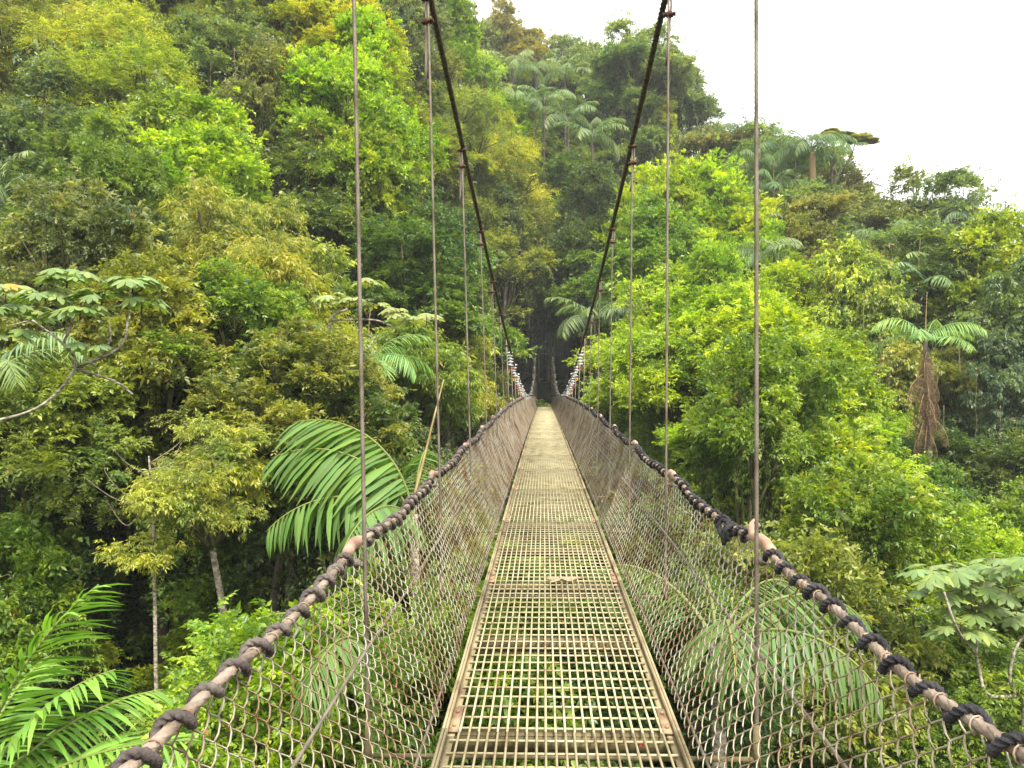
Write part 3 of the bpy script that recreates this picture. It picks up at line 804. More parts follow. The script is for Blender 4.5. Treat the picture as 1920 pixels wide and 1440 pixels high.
NAMES = {'broad': 'leafy_tree', 'droop': 'drooping_tree', 'far': 'rainforest_tree', 'feather': 'feathery_tree', 'umbrella': 'umbrella_tree', 'lime': 'lime_green_tree', 'vine': 'vine_draped_tree', 'bush': 'understory_shrub'}
TR = random.Random(77)
def jitter_col(c, a=0.14):
    k = 1 + TR.uniform(-a, a)
    return (max(c[0] * k * (1 + TR.uniform(-.12, .12)), 0), c[1] * k, max(c[2] * k * (1 + TR.uniform(-.2, .2)), 0))

def add_tree(kind, P, R, color, label=None, group=None, squash=None, bark='bark', trunk_r=None, name=None, variant=None):
    pr = TR.choice(PROTO[kind]) if variant is None else PROTO[kind][variant]
    g = float(ground(np.array([P[0]]), np.array([P[1]]))[0]) - 0.4
    root_z = min(g, P[2] - R * 0.9)
    lb, gr = tree_label(kind, P, color)
    t = thing(name or NAMES[kind], label or lb, 'shrub' if kind == 'bush' else 'tree', (P[0], P[1], root_z), group if label else gr)
    sc = R / pr.R
    s3 = (sc * TR.uniform(0.92, 1.1), sc * TR.uniform(0.92, 1.1), sc * (squash or TR.uniform(0.85, 1.35)))
    rz = TR.uniform(0, 6.28)
    cz = P[2] - root_z
    c = obj('crown', pr.crown, None, t, (0, 0, cz), (TR.uniform(-.2, .2), TR.uniform(-.2, .2), rz), s3, color, kind='stuff')
    obj('limbs', pr.limbs, None, t, (0, 0, cz), (0, 0, rz), s3)
    top = max(cz + pr.zb * s3[2] + 0.15, 0.4)
    rr = trunk_r or 0.034 * R + 0.02 + 0.006 * top
    bend = TR.uniform(-0.06, 0.06) * top
    mb = MB(); mb.tube(bez([(bend * .5, -bend * .3, -0.3), (bend, bend * .6, top * 0.5), (0, 0, top)], 9), np.linspace(rr * 1.5, rr * 0.8, 9), 8)
    obj('trunk', mb.mesh('trunk', True), M[bark], t)
    return t

# trees at the control points themselves, then fill behind and between them
CA = np.array([(c[0], c[1], c[2]) for c in CTRL], dtype=float)
RAD = {'broad': 3.0, 'droop': 2.9, 'far': 5.0, 'feather': 5.4, 'umbrella': 5.2, 'lime': 5.2, 'vine': 4.0}
PLACED = []
FR0 = random.Random(12)
def tree_at(px, py, d, kind, col, rmul=1.0, jit=0.0):
    P = pix(px, py, d)
    R = RAD[kind] * rmul * (0.72 + 0.28 * min(d / {'broad': 26, 'droop': 26}.get(kind, 62), 1.5))
    # keep the walkway clear
    if P[1] < 100 and abs(P[0] - CX) < R * 1.25 + 1.6 and P[2] - R < float(deck_z(P[1])) + 4.5 and P[2] + R * 1.65 > float(deck_z(P[1])) - 0.6:
        lim = float(deck_z(P[1])) - 0.9 - R * 1.65
        sx = 1 if P[0] > CX else -1
        if P[2] > -1.5: P[0] = CX + sx * (R * 1.25 + 1.8)
        else: P[2] = lim
    if 66 < P[1] < 122 and abs(P[0] - CX) < 3.4:     # no trunk in the line of the deck, the tower and the path behind it
        P[0] = CX + (3.4 + FR0.uniform(0, 1.5)) * (1 if P[0] > CX else -1)
    add_tree(kind, P, R, jitter_col(col))
    PLACED.append((P[0], P[1], P[2], R))
for (px, py, d, h, k, c) in CTRL:
    tree_at(px, py, d, k, c)

FR = random.Random(9)
def skyline(px):
    return np.interp(px, [-200, 860, 900, 940, 1010, 1060, 1180, 1290, 1340, 1400, 1640, 1660, 1850, 1920, 2100],
                     [-400, -60, 60, 20, 80, 110, 90, 110, 210, 262, 290, 405, 420, 490, 560])
for gyy in range(-40, 1480, 105):
    for gxx in range(-90, 2030, 120):
        px = gxx + FR.uniform(-50, 50); py = gyy + FR.uniform(-45, 45)
        if py > 900 and FR.random() < 0.25: continue
        w = 1.0 / (((CA[:, 0] - px) ** 2 + (CA[:, 1] - py) ** 2) + 400.0) ** 1.5
        d = float((w * CA[:, 2]).sum() / w.sum())
        near = int(np.argmax(w * np.array([FR.uniform(0.4, 1.0) for _ in CTRL])))
        k, c = CTRL[near][4], CTRL[near][5]
        if k == 'broad' and d > 40: k = 'far'
        if k in ('far', 'lime', 'feather') and d < 34: k = 'broad'
        d *= FR.uniform(1.03, 1.16)
        P = pix(px, py, d)
        rpx = 5.0 * F / d
        if py - rpx * 1.35 < skyline(px): continue
        if d < 13 or (900 < px < 1140 and 560 < py < 1440): continue
        tree_at(px, py, d, k, c, FR.uniform(0.75, 1.05))

for q in range(150):
    px = FR.uniform(-60, 1960); py = FR.uniform(-10, 1300)
    if 880 < px < 1160 and py > 520: continue
    w = 1.0 / (((CA[:, 0] - px) ** 2 + (CA[:, 1] - py) ** 2) + 400.0) ** 1.5
    d = float((w * CA[:, 2]).sum() / w.sum()) * FR.uniform(0.93, 1.0)
    if d < 15 or py - 4.2 * F / d < skyline(px): continue
    near = int(np.argmax(w * np.array([FR.uniform(0.1, 1.0) for _ in CTRL])))
    k = FR.choice(['broad', 'broad', 'droop', 'vine'] if d < 36 else ['far', 'far', 'feather', 'vine', 'lime', 'umbrella'])
    tree_at(px, py, d, k, FR.choice([CTRL[near][5], CTRL[near][5], YEL, OLIVE, MID, BRIGHT, GREY, DARK]), FR.uniform(0.36, 0.6))
for (px, py, d, k, c, rm) in [(962, 590, 88, 'far', OLIVE, .62), (955, 540, 92, 'feather', OLIVE, .75), (1090, 590, 87, 'far', MID, .55), (1092, 520, 92, 'far', OLIVE, .7), (1030, 430, 128, 'far', MID, 1.0), (985, 500, 112, 'far', OLIVE, .8), (1075, 480, 114, 'far', MID, .8), (940, 650, 80, 'far', BRIGHT, .5)]:
    tree_at(px, py, d, k, c, rm)

# shrubs on the slopes
n = 0
while n < 130:
    x = FR.uniform(-45, 45); y = FR.uniform(9, 100)
    if abs(x) < 2.5 and y > 88: continue
    if abs(x) > 0.75 * y + 4: continue
    z = float(ground(np.array([x]), np.array([y]))[0]) + 1.0
    add_tree('bush', (x, y, z), FR.uniform(1.3, 2.4), jitter_col(FR.choice([MID, DARK, BLUE, OLIVE]), 0.2))
    n += 1

# undergrowth: leaf rosettes over the whole slope
rs = np.random.RandomState(21)
N = 6500
ux = rs.uniform(-60, 60, N); uy = rs.uniform(2, 130, N)
k = (np.abs(ux) < 0.8 * uy + 6) & ~((np.abs(ux) < 1.6) & (uy > 93) & (uy < 125))
ux, uy = ux[k], uy[k]
P = np.stack([ux, uy, ground(ux, uy) + rs.uniform(0, 0.8, len(ux))], -1)
ax = rand_dirs(rs, len(P), 0.1)
v, t, rn = leaves_mesh('u', *spray_cloud(rs, P, ax, 8, 0.8, 0.5, 0.4, 0.2, 0.7, rs.uniform(0.1, 0.8, len(P))))
mb = MB(); mb.v = [v]; mb.t = [t]; mb.r = [rn]; mb.n = len(v)
o = obj('undergrowth', mb.mesh('undergrowth'), M['leaf'], color=(0.045, 0.085, 0.025), kind='stuff')
tag(o, 'low leafy undergrowth covering the forest floor of the ravine', 'undergrowth')

# ------------------------------------------------------------------ palms
def leaflet_verts(L, w, droop, n=4):
    u = np.linspace(0, 1, n)
    wid = w * np.array([0.45, 1.0, 0.8, 0.06]) if n == 4 else w * (1 - u)
    x = L * u; z = -droop * L * u ** 2
    v = np.concatenate([np.stack([x, -wid, z - 0.25 * wid], -1), np.stack([x, 0 * x, z], -1), np.stack([x, wid, z - 0.25 * wid], -1)])
    q = []
    for r in range(2):
        for i in range(n - 1):
            q.append([r * n + i, r * n + i + 1, (r + 1) * n + i + 1, (r + 1) * n + i])
    return v, np.array(q)

def frond_shape(L, arch, n=24):
    """rachis in the xz plane, starting at the origin along +x and up"""
    u = np.linspace(0, 1, n)
    ang = 0.85 - arch * u ** 1.2
    dx = np.cos(ang) * L / n; dz = np.sin(ang) * L / n
    return np.stack([np.cumsum(dx) - dx[0], 0 * u, np.cumsum(dz) - dz[0]], -1)

def frond_frames(L, arch, nl, rs, llen, hangf):
    pts = frond_shape(L, arch)
    out = []
    for i in range(nl):
        for sd in (-1, 1):
            u = 0.16 + 0.83 * (i + 0.25 * (sd > 0)) / nl
            f = u * (len(pts) - 1); k = min(int(f), len(pts) - 2)
            p = pts[k] * (1 - (f - k)) + pts[k + 1] * (f - k)
            tan = nrm(pts[k + 1] - pts[k])
            sz = llen * math.sin(math.pi * min(max(0.14 + 0.80 * u, 0), 1)) ** 0.6 * rs.uniform(0.85, 1.1)
            lat = np.array([0, sd, 0.0])
            fw = 0.45 + 0.7 * u ** 2
            dirn = nrm(lat * 1.0 + tan * fw + np.array([0, 0, -hangf]) + rs.normal(0, 0.13, 3))
            upv = nrm(np.cross(np.cross(dirn, np.array([0, 0, 1.0]) + 0.6 * lat * 0 + rs.normal(0, .1, 3)), dirn))
            out.append((p, dirn, upv, sz))
    return pts, out

def frond_mesh(name, seed, L=3.2, arch=1.5, nl=26, llen=0.85, w=0.027, hangf=0.5):
    rs = np.random.RandomState(seed)
    pts, fr = frond_frames(L, arch, nl, rs, llen, hangf)
    mb = MB()
    mb.tube(pts, np.linspace(0.030, 0.006, len(pts)), 5, rnd=0.75)
    for p, d, u, sz in fr:
        v, q = leaflet_verts(sz, w, 0.35)
        lat = np.cross(u, d)
        mb.add(p + v[:, :1] * d + v[:, 1:2] * lat + v[:, 2:] * u, q, None, float(np.clip(0.5 + rs.normal(0, .15), 0, .95)))
    m = mb.mesh(name)
    m.materials.append(M['frond'])
    return m
FRONDS = [frond_mesh('frond_a', 1, arch=1.5, hangf=0.45), frond_mesh('frond_b', 2, arch=2.0, hangf=0.75), frond_mesh('frond_c', 3, arch=1.1, hangf=0.3), frond_mesh('frond_d', 4, arch=1.8, hangf=1.0)]
DEADF = frond_mesh('dead_frond', 8, L=2.2, arch=1.2, nl=20, llen=0.7, w=0.013, hangf=1.5).copy()
DEADF.materials.clear(); DEADF.materials.append(M['dead'])
PR = random.Random(31)
def palm(px, py, d, size, color, label, group=None, nf=12, skirt=0, flower=False, stub=False, spear=True, tilt=(0.0, 0.0), name='palm_tree', trunk=True):
    P = pix(px, py, d)
    g = float(ground(np.array([P[0]]), np.array([P[1]]))[0]) - 0.4
    g = min(g, P[2] - 2.0)
    t = thing(name, label, 'palm', (P[0], P[1], g), group)
    cz = P[2] - g
    off = PR.uniform(0, 6.28)
    for k in range(nf):
        a = off + k * 2.399
        el = 0.35 - 0.9 * (k / nf) + PR.uniform(-.1, .1)     # inner fronds upright, outer ones drooping
        s = size * PR.uniform(0.85, 1.1)
        obj('frond', PR.choice(FRONDS), None, t, (0, 0, cz), (PR.uniform(-.25, .25), -el, a), (s, s, s), jitter_col(color, 0.1))
    if spear:
        mb = MB(); mb.tube(bez([(0, 0, cz - .1), (0.03, 0, cz + 1.2 * size), (0.12 * size, 0.05, cz + 2.4 * size)], 6), np.linspace(0.04, 0.008, 6) * size, 5)
        obj('spear_leaf', mb.mesh('spear_leaf', True), M['cane'], t)
    if trunk:
        b = PR.uniform(-.4, .4)
        mb = MB(); mb.tube(bez([(b, -b * .5, -0.3), (b * .6, 0, cz * .5), (0, 0, cz + 0.1)], 12), np.linspace(0.17, 0.11, 12) * (0.5 + 0.5 * size), 8)
        obj('trunk', mb.mesh('trunk', True), M['bark'], t)
    for k in range(skirt):
        a = k * 2.399; zz = cz - 0.3 - (k / skirt) * 4.2 * size
        s = size * PR.uniform(0.55, 0.85)
        obj('dead_frond', DEADF, None, t, (0.12 * math.cos(a), 0.12 * math.sin(a), zz), (PR.uniform(-.9, .9), 1.5 + PR.uniform(-.35, .5), a + PR.uniform(-.5, .5)), (s * 1.1, s * PR.uniform(.7, 1.3), s))
    if flower:
        mb = MB()
        for k in range(26):
            a = PR.uniform(0, 6.28); r = PR.uniform(.1, .42) * size
            mb.tube(bez([(0, -0.15, cz - 0.35), (r * math.cos(a) * .7, -0.25 + r * math.sin(a) * .5, cz - 0.6 * size), (r * math.cos(a), -0.25 + r * math.sin(a) * .5, cz - PR.uniform(1.1, 1.6) * size)], 5), 0.022 * size, 4)
        obj('flower_spray', mb.mesh('flower_spray'), M['flower'], t)
    if stub:
        mb = MB(); mb.tube([(0.05, -.05, cz - 2.2 * size), (0.05, -.05, cz - 2.0 * size), (0.02, 0, cz - 0.5 * size), (0, 0, cz - .3)], [0.16 * size, 0.22 * size, 0.22 * size, .15], 9)
        obj('crown_shaft', mb.mesh('crown_shaft', True), M['flower'], t)
    return t
PB = (0.125, 0.178, 0.070); PD = (0.080, 0.130, 0.045); PG = (0.13, 0.22, 0.055)
palm(690, 685, 27, 0.92, PG, 'palm with broad arching fronds in front of a dark gap left of the bridge', nf=11)
palm(1115, 600, 56, 1.3, PB, 'large pale palm fanning beside the far lattice tower', nf=15, spear=False)
palm(1735, 640, 36, 0.95, PG, 'palm with a long shaggy skirt of brown dead fronds on its trunk', nf=8, skirt=40)
palm(1722, 540, 52, 1.35, PB, 'palm with a hanging orange flower spray below its crown', nf=12, flower=True)
palm(1522, 280, 76, 1.45, PD, 'ridge palm with a thick tan shaft below its crown', nf=15, stub=True)
palm(120, 95, 50, 0.75, OLIVE, 'small palm with drooping brown dead leaves high on the hillside', nf=6, skirt=9, spear=False)
for (px, py, d, s) in ((960, 130, 104, 1.6), (985, 195, 100, 1.6), (925, 190, 102, 1.5), (1065, 225, 98, 1.7), (1005, 130, 106, 1.6), (1110, 255, 94, 1.6), (1060, 140, 104, 1.4), (1020, 190, 100, 1.5)):
    palm(px, py, d, s, PB, 'pale hazy palm in the group on the saddle between the hills', 'palms on the saddle', nf=9, spear=False)
for (px, py, d, s) in ((1390, 245, 88, 1.2), (1425, 310, 80, 1.4), (1465, 275, 80, 1.4), (1495, 290, 78, 1.2), (1825, 418, 72, 1.3), (1895, 470, 64, 1.5), (1860, 432, 74, 1.3), (1560, 300, 78, 1.2), (1450, 355, 76, 1.3)):
    palm(px, py, d, s, PD, 'slender palm rising above the ridge line against the sky', 'palms on the ridge line', nf=9)
for (px, py, d, s) in ((1500, 545, 60, 1.3), (1600, 470, 68, 1.2), (1650, 500, 64, 1.2), (1345, 560, 58, 1.0), (1440, 400, 74, 1.2), (1640, 575, 52, 1.1), (1480, 440, 66, 1.2), (1770, 510, 54, 1.3), (1690, 545, 54, 1.2), (1580, 545, 56, 1.2), (1430, 480, 60, 1.1), (1660, 450, 66, 1.2)):
    palm(px, py, d, s, PB, 'drooping palm among the trees on the slope below the ridge', 'palms on the slope below the ridge', nf=9, spear=False)
for (px, py, d, s) in ((5, 360, 35, 1.1), (5, 490, 31, 1.0), (-10, 700, 17.5, 0.9)):
    palm(px, py, d, s, PB, 'palm with stiff grey green fronds among dark trees of the left bank', 'palms of the left bank', nf=9, spear=False)

# near palms whose leaflets can be told apart: frond > leaflet
LV, LQ = leaflet_verts(1.0, 0.040, 0.42)
LEAFLET = make_mesh('leaflet', LV, None, LQ, np.full(len(LV), 0.5)); LEAFLET.materials.append(M['frond'])
def near_palm(px, py, d, label, fronds, color, trunk=True, nl=26, wide=1.0):
    P = pix(px, py, d)
    g = min(float(ground(np.array([P[0]]), np.array([P[1]]))[0]) - 0.4, P[2] - 2)
    t = thing('near_palm', label, 'palm', (P[0], P[1], g)); cz = P[2] - g
    rs = np.random.RandomState(int(px) % 97 + 1)
    for (az, el, L, arch, hangf, llen, roll) in fronds:
        pts, fr = frond_frames(L, arch, nl, rs, llen, hangf)
        mb = MB(); mb.tube(pts, np.linspace(0.032, 0.007, len(pts)), 6, rnd=0.85)
        f = obj('frond', mb.mesh('rachis', True), M['frond'], t, (0, 0, cz), (roll, -el, az), None, (0.11, 0.14, 0.035))
        for p, dd, u, sz in fr:
            lat = np.cross(u, dd)
            o = obj('leaflet', LEAFLET, None, f, color=jitter_col(color, 0.30))
            m = Matrix(((dd[0], lat[0], u[0], p[0]), (dd[1], lat[1], u[1], p[1]), (dd[2], lat[2], u[2], p[2]), (0, 0, 0, 1)))
            o.matrix_local = m @ Matrix.Diagonal((sz, max(sz, .55) * wide * rs.uniform(.8, 1.15), sz, 1))
    if trunk:
        mb = MB(); mb.tube(bez([(0.3, 0, -0.3), (0.1, .1, cz * .5), (0, 0, cz + .1)], 10), np.linspace(0.13, 0.09, 10), 8)
        obj('trunk', mb.mesh('trunk', True), M['pale_bark'], t)
PI = math.pi
near_palm(775, 975, 15.0, 'palm with one bright arching frond rising beside the handrail', [
    (PI * 0.98, 0.62, 3.7, 1.7, 0.8, 1.35, 0.1), (PI * 1.05, 0.35, 3.5, 1.6, 0.9, 1.2, 0.0), (PI * 1.12, -0.15, 3.2, 1.5, 0.9, 1.0, 0.0), (PI * 0.85, 0.1, 3.0, 1.6, 0.8, 1.0, 0), (PI * 1.4, -0.2, 3.0, 1.5, 0.7, 1.0, 0), (PI * 0.5, 0.3, 3.0, 1.5, .6, 1.0, 0)], (0.085, 0.155, 0.030), nl=24, wide=1.35)
near_palm(-75, 1560, 8.2, 'bright green palm at the foot of the left bank, close below the bridge', [
    (0.30, 0.72, 3.1, 0.9, 0.10, 0.85, -0.5), (0.10, -0.12, 2.9, 0.75, 0.15, 0.85, 0.1), (0.5, 0.15, 2.6, 1.0, 0.25, 0.6, 0.0), (1.6, 0.4, 2.4, 1.2, .3, .6, 0), (-1.0, 0.2, 2.4, 1.2, .3, .6, 0), (0.0, 0.45, 2.6, 1.0, 0.2, .8, -.3), (-0.15, -0.3, 2.4, .8, 0.2, .8, .1)], (0.135, 0.25, 0.036), nl=34, wide=1.1)
near_palm(1345, 1215, 10.0, 'palm with long drooping fronds behind the chain link of the right side', [
    (0.15, 0.12, 2.6, 1.9, 0.55, 0.8, 0.0), (0.75, 0.1, 2.6, 1.8, 0.6, 0.8, 0), (-0.6, -0.1, 2.4, 1.8, 0.6, 0.8, 0), (1.5, 0.15, 2.5, 1.8, 0.6, 0.8, 0), (2.4, 0.2, 2.8, 1.8, .6, .8, 0), (-1.7, 0.1, 2.6, 1.6, .6, .8, 0)], (0.085, 0.14, 0.035), nl=34, wide=0.8)
near_palm(690, 1230, 11.5, 'palm with hanging fronds seen through the chain link of the left side', [
    (PI, 0.1, 2.7, 1.9, 0.7, 0.9, 0.0), (PI * 0.6, 0.2, 2.7, 1.8, .7, .9, 0), (PI * 1.45, 0.05, 2.6, 1.8, .7, .9, 0), (0.2, 0.0, 2.4, 1.8, .7, .8, 0)], (0.10, 0.155, 0.035), nl=38, wide=0.75)

# ------------------------------------------------------------------ cecropias: candelabra stems with umbrella leaves
def umbrella_leaf():
    mb = MB()
    n = 9
    for k in range(n):
        a = 2 * math.pi * (k + 0.5) / n
        Lb = 0.36 * (0.78 + 0.22 * math.cos(a))
        u = np.array([0.06, 0.35, 0.7, 1.0]) * Lb
        w = np.array([0.012, 0.045, 0.072, 0.012])
        z = -0.28 * u ** 2 / 0.36 - 0.10 * u
        ca, sa = math.cos(a), math.sin(a)
        ctr = np.stack([u * ca, u * sa, z + 0.015], -1)
        l = ctr + np.stack([-w * sa, w * ca, -0.22 * w], -1); r = ctr + np.stack([w * sa, -w * ca, -0.22 * w], -1)
        v = np.vstack([l, ctr, r]); q = []
        for rr in range(2):
            for i in range(3): q.append([rr * 4 + i, (rr + 1) * 4 + i, (rr + 1) * 4 + i + 1, rr * 4 + i + 1])
        mb.add(v, q, None, 0.42 + 0.16 * (k % 2))
    mb.tube([(0, 0, 0), (-0.14, 0, -0.06), (-0.36, 0, -0.22)], 0.008, 4, rnd=0.9)
    m = mb.mesh('umbrella_leaf'); m.materials.append(M['frond'])
    return m
UL = umbrella_leaf()
CR = random.Random(4)
def cecropia(label, d, stems, whorls, base, color, size=1.0):
    """stems: pixel polylines with a thickness; whorls: pixel tips; base: pixel foot of the visible stem"""
    B = pix(*base, d)
    g = min(float(ground(np.array([B[0]]), np.array([B[1]]))[0]) - .4, B[2] - 2)
    t = thing('cecropia_tree', label, 'tree', (B[0], B[1], g))
    o3 = np.array([B[0], B[1], g])
    mb = MB(); mb.tube(bez([(0.2, 0.2, -0.3), (-0.1, 0.3, (B[2] - g) * .5), B - o3], 9), np.linspace(0.13, 0.06, 9), 8)
    obj('trunk', mb.mesh('trunk', True), M['pale_bark'], t)
    for line, r in stems:
        dy = 0.0
        P = [pix(x, y, d + k * 0.25 * CR.uniform(-1, 1)) - o3 for k, (x, y) in enumerate(line)]
        mb = MB(); mb.tube(bez(P, 5 * len(P)), np.linspace(r, r * 0.6, 5 * len(P)), 7)
        obj('branch', mb.mesh('branch', True), M['pale_bark'], t)
    for (x, y, n) in whorls:
        c = pix(x, y, d + CR.uniform(-.5, .5)) - o3
        for k in range(n):
            a = k * 2.399 + CR.uniform(-.3, .3); el = CR.uniform(-0.3, 0.25)
            r = CR.uniform(0.26, 0.42) * size
            s = size * CR.uniform(0.55, 0.98)
            col = jitter_col(color, 0.15)
            if CR.random() < 0.008: col = (0.45, 0.22, 0.03)
            obj('leaf', UL, None, t, c + (r * math.cos(a), r * math.sin(a), 0.10 + r * math.sin(el)), (CR.uniform(-.2, .2), 0.18 + CR.uniform(-.15, .2), a), (s, s, s), col)
        mb = MB(); mb.tube([c + (0, 0, -0.15), c + (0.01, 0, 0.18)], [0.02, 0.005], 5)
        obj('leaf_bud', mb.mesh('leaf_bud'), M['rust'], t)
CC = (0.150, 0.205, 0.062)
cecropia('cecropia with umbrella leaves and bare crooked pale branches', 14.5,
         [([(-60, 800), (70, 765), (140, 690), (118, 645), (60, 600)], 0.032), ([(140, 690), (215, 715), (250, 740)], 0.03), ([(140, 690), (225, 650), (240, 585), (247, 545)], 0.03),
          ([(118, 645), (135, 600), (123, 545)], 0.028), ([(170, 690), (205, 640), (205, 605)], 0.025), ([(60, 600), (20, 610)], 0.02)],
         [(125, 525, 16), (50, 590, 14), (248, 535, 15), (190, 560, 10), (10, 555, 12), (85, 555, 12), (170, 655, 6), (15, 635, 8), (150, 585, 9), (-20, 590, 9), (265, 575, 7)], (-60, 800), CC)
cecropia('cecropia spreading layered pale leaves above the arching palm', 22,
         [([(590, 730), (612, 680), (620, 600), (650, 580)], 0.06), ([(620, 600), (700, 600), (745, 616)], 0.035), ([(612, 680), (680, 660), (705, 630)], 0.03)],
         [(655, 570, 10), (700, 575, 10), (740, 590, 11), (775, 605, 8), (615, 560, 9), (690, 535, 7), (800, 600, 6)], (590, 730), (0.20, 0.235, 0.075), 0.95)
cecropia('cecropia with pale umbrella leaves and curved stems below the right bank', 15,
         [([(1905, 1305), (1850, 1300), (1830, 1230), (1795, 1180), (1770, 1110)], 0.035), ([(1905, 1305), (1893, 1270), (1905, 1215), (1930, 1180)], 0.035), ([(1830, 1230), (1835, 1170), (1845, 1120)], 0.028)],
         [(1845, 1110, 14), (1785, 1075, 12), (1765, 1120, 10), (1890, 1110, 12), (1905, 1160, 11), (1820, 1150, 10), (1920, 1060, 9), (1740, 1080, 8), (1860, 1060, 9), (1800, 1190, 7)], (1925, 1310), CC)

# ------------------------------------------------------------------ single trees that stand out
t = add_tree('droop', pix(395, 930, 16.5), 1.7, GOLD, 'slender young tree with mottled pale trunk and a small golden crown', None, bark='pale_bark', trunk_r=0.085, name='slender_tree')
add_tree('far', pix(205, 395, 33), 2.4, MID, 'tree with a pale upright trunk bared below its small crown', None, bark='pale_bark', trunk_r=0.16, name='pale_trunk_tree')
add_tree('umbrella', pix(1530, 420, 64), 3.2, TAWNY, 'thin leaning pale-trunked tree with an open tawny top below the ridge', None, bark='pale_bark', trunk_r=0.18, name='pale_trunk_tree')
# bare sapling
B = pix(288, 960, 15.5); g = float(ground(np.array([B[0]]), np.array([B[1]]))[0])
t = thing('bare_sapling', 'leafless sapling with upcurved bare twigs on the left bank', 'tree', (B[0], B[1], g))
mb = MB(); mb.tube([(0.1, 0, -.3), (0, 0, (B[2] - g) * .6)] + [tuple(pix(288 - 3 * k, 960 - 35 * k, 15.5) - np.array([B[0], B[1], g])) for k in range(4)], np.linspace(0.05, 0.018, 6), 6)
obj('trunk', mb.mesh('trunk', True), M['pale_bark'], t)
for line in ([(288, 940), (240, 930), (200, 890), (195, 860)], [(288, 955), (215, 935), (165, 900), (160, 895)], [(285, 895), (240, 870), (205, 835)], [(283, 880), (320, 870), (340, 830)], [(282, 868), (325, 840), (350, 815)], [(284, 905), (330, 890), (350, 860)], [(286, 925), (240, 985), (200, 940)]):
    P = [pix(x, y, 15.5 + 0.2 * k) - np.array([B[0], B[1], g]) for k, (x, y) in enumerate(line)]
    mb = MB(); mb.tube(bez(P, 14), np.linspace(0.015, 0.005, 14), 5)
    obj('twig', mb.mesh('twig', True), M['vine'], t)
# half bare umbrella tree on the skyline
d = 82
B = pix(1540, 480, d); g = float(ground(np.array([B[0]]), np.array([B[1]]))[0]) - .5
g = min(g, B[2] - 2); o3 = np.array([B[0], B[1], g])
t = thing('half_bare_tree', 'half bare ridge tree with flat top and leafless branch tips against the sky', 'tree', tuple(o3))
mb = MB(); mb.tube(bez([(0, 0, -.3), (0.3, 0, (B[2] - g) * .5), B - o3, pix(1556, 400, d) - o3], 12), np.linspace(0.3, 0.16, 12), 8)
obj('trunk', mb.mesh('trunk', True), M['pale_bark'], t)
for line, r in (([(1556, 400), (1570, 330), (1592, 300), (1605, 265)], .12), ([(1556, 400), (1600, 350), (1622, 335), (1645, 305)], .10), ([(1592, 300), (1612, 295), (1628, 285)], .05), ([(1605, 345), (1603, 310), (1612, 290)], .05), ([(1632, 320), (1650, 312), (1660, 305)], .04), ([(1570, 330), (1563, 300), (1565, 275)], .05), ([(1580, 310), (1600, 300), (1590, 272)], .04), ([(1600, 300), (1604, 330), (1598, 345)], .04)):
    P = [pix(x, y, d + 0.4 * k) - o3 for k, (x, y) in enumerate(line)]
    mb = MB(); mb.tube(bez(P, 12), np.linspace(r, r * .45, 12), 5)
    obj('branch', mb.mesh('branch', True), M['bark'], t)
for k, (x, y, rx) in enumerate(((1545, 254, .8), (1562, 249, 1.0), (1580, 254, .9), (1598, 262, .8), (1613, 258, .9), (1628, 264, .9))):
    obj('crown', PROTO['bush'][k % 2].crown, None, t, pix(x, y + 4, d + .5) - o3, (0, 0, x), (rx / 1.7 * 1.25, rx / 1.7 * 1.25, rx / 1.7 * .55), jitter_col((0.25, 0.22, 0.085)), kind='stuff')

# ------------------------------------------------------------------ hanging vines, cane
VR = random.Random(8)
for (px, py0, py1, d, grp) in [(300, 200, 390, 44, 0), (372, 330, 400, 44, 0), (396, 100, 190, 50, 0), (440, 90, 200, 50, 0), (385, 340, 410, 44, 0), (1650, 620, 800, 41, 1), (1640, 640, 760, 41, 1), (1665, 650, 830, 41, 1), (1590, 600, 700, 44, 1), (1620, 560, 760, 44, 1),
     (1700, 780, 1000, 38, 1), (1655, 840, 1000, 38, 1), (1740, 880, 1040, 36, 1), (1610, 880, 1000, 38, 1), (1800, 620, 700, 40, 1), (1830, 700, 850, 38, 1), (1875, 760, 900, 37, 1), (1715, 900, 1050, 36, 1), (1670, 900, 1010, 37, 1), (1770, 760, 930, 38, 1), (1850, 880, 980, 36, 1), (1630, 760, 900, 39, 1)]:
    q = [pix(px + VR.uniform(-2.5, 2.5) * (0.3 + k * .2), py0 + (py1 - py0) * k / 5, d - 0.3) for k in range(6)]
    mb = MB(); mb.tube(bez(q, 18), VR.uniform(0.010, 0.022) * d / 40, 5)
    o = obj('hanging_vine', mb.mesh('hanging_vine', True), M['vine'])
    tag(o, 'thin pale liana hanging in front of the vine-draped trees of the right bank' if grp else 'thin pale liana hanging from a tree on the left hillside', 'vine', 'lianas of the right bank' if grp else 'lianas of the left hillside')
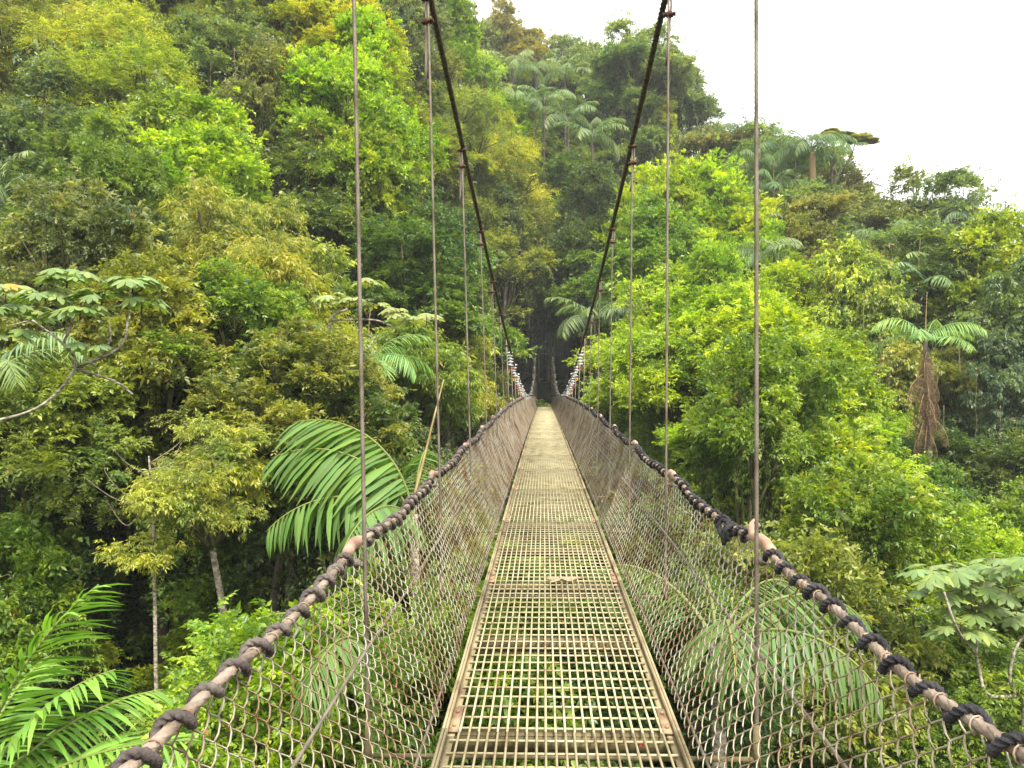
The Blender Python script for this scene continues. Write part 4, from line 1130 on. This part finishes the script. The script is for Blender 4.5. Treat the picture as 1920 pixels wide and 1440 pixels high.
for q in range(34):
    px = VR.uniform(20, 860) if q < 20 else VR.uniform(1180, 1900); py = VR.uniform(120, 820) if q < 20 else VR.uniform(380, 950)
    w = 1.0 / (((CA[:, 0] - px) ** 2 + (CA[:, 1] - py) ** 2) + 400.0) ** 1.5
    d = float((w * CA[:, 2]).sum() / w.sum()) * 0.93
    Lp = VR.uniform(60, 150); sl = VR.uniform(-14, 14)
    pp = [pix(px + sl * k / 5 + VR.uniform(-3, 3), py + Lp * k / 5, d) for k in range(6)]
    mb = MB(); mb.tube(bez(pp, 16), 0.0105 * d / 40 * VR.uniform(0.7, 1.4) + 0.004, 5)
    o = obj('hanging_vine', mb.mesh('hanging_vine', True), M['vine'])
    tag(o, 'thin pale liana hanging in front of the vine-draped trees of the right bank' if q >= 20 else 'thin pale liana hanging from a tree on the left hillside', 'vine', 'lianas of the right bank' if q >= 20 else 'lianas of the left hillside')
mb = MB(); mb.tube(bez([pix(832, 712, 16), pix(812, 790, 15.6), pix(790, 880, 15.3), pix(768, 960, 15)], 16), np.linspace(0.014, 0.032, 16), 8)
for k in range(5):
    c = pix(832 - 13 * k, 712 + 50 * k, 16 - .2 * k)
tag(obj('dry_cane', mb.mesh('dry_cane', True), M['cane']), 'long leaning yellow dry cane behind the left handrail', 'cane')

# ------------------------------------------------------------------ haze: humid air over the whole valley
zlo = float(ZZ.min()) - 1.5
mb = MB(); mb.box((0, 100, (zlo + 190.0) / 2), (900, 900, 190.0 - zlo))
hz = obj('haze', mb.mesh('haze'), kind='stuff')
tag(hz, 'thin pale humid haze filling the air over the valley', 'haze')
hm = bpy.data.materials.new('humid_air'); hm.use_nodes = True
hm.node_tree.nodes.remove(hm.node_tree.nodes['Principled BSDF'])
pv = hm.node_tree.nodes.new('ShaderNodeVolumePrincipled')
pv.inputs['Color'].default_value = (0.93, 0.96, 0.98, 1)
pv.inputs['Density'].default_value = 0.0004
hm.node_tree.links.new(pv.outputs[0], hm.node_tree.nodes['Material Output'].inputs['Volume'])
hz.data.materials.append(hm)
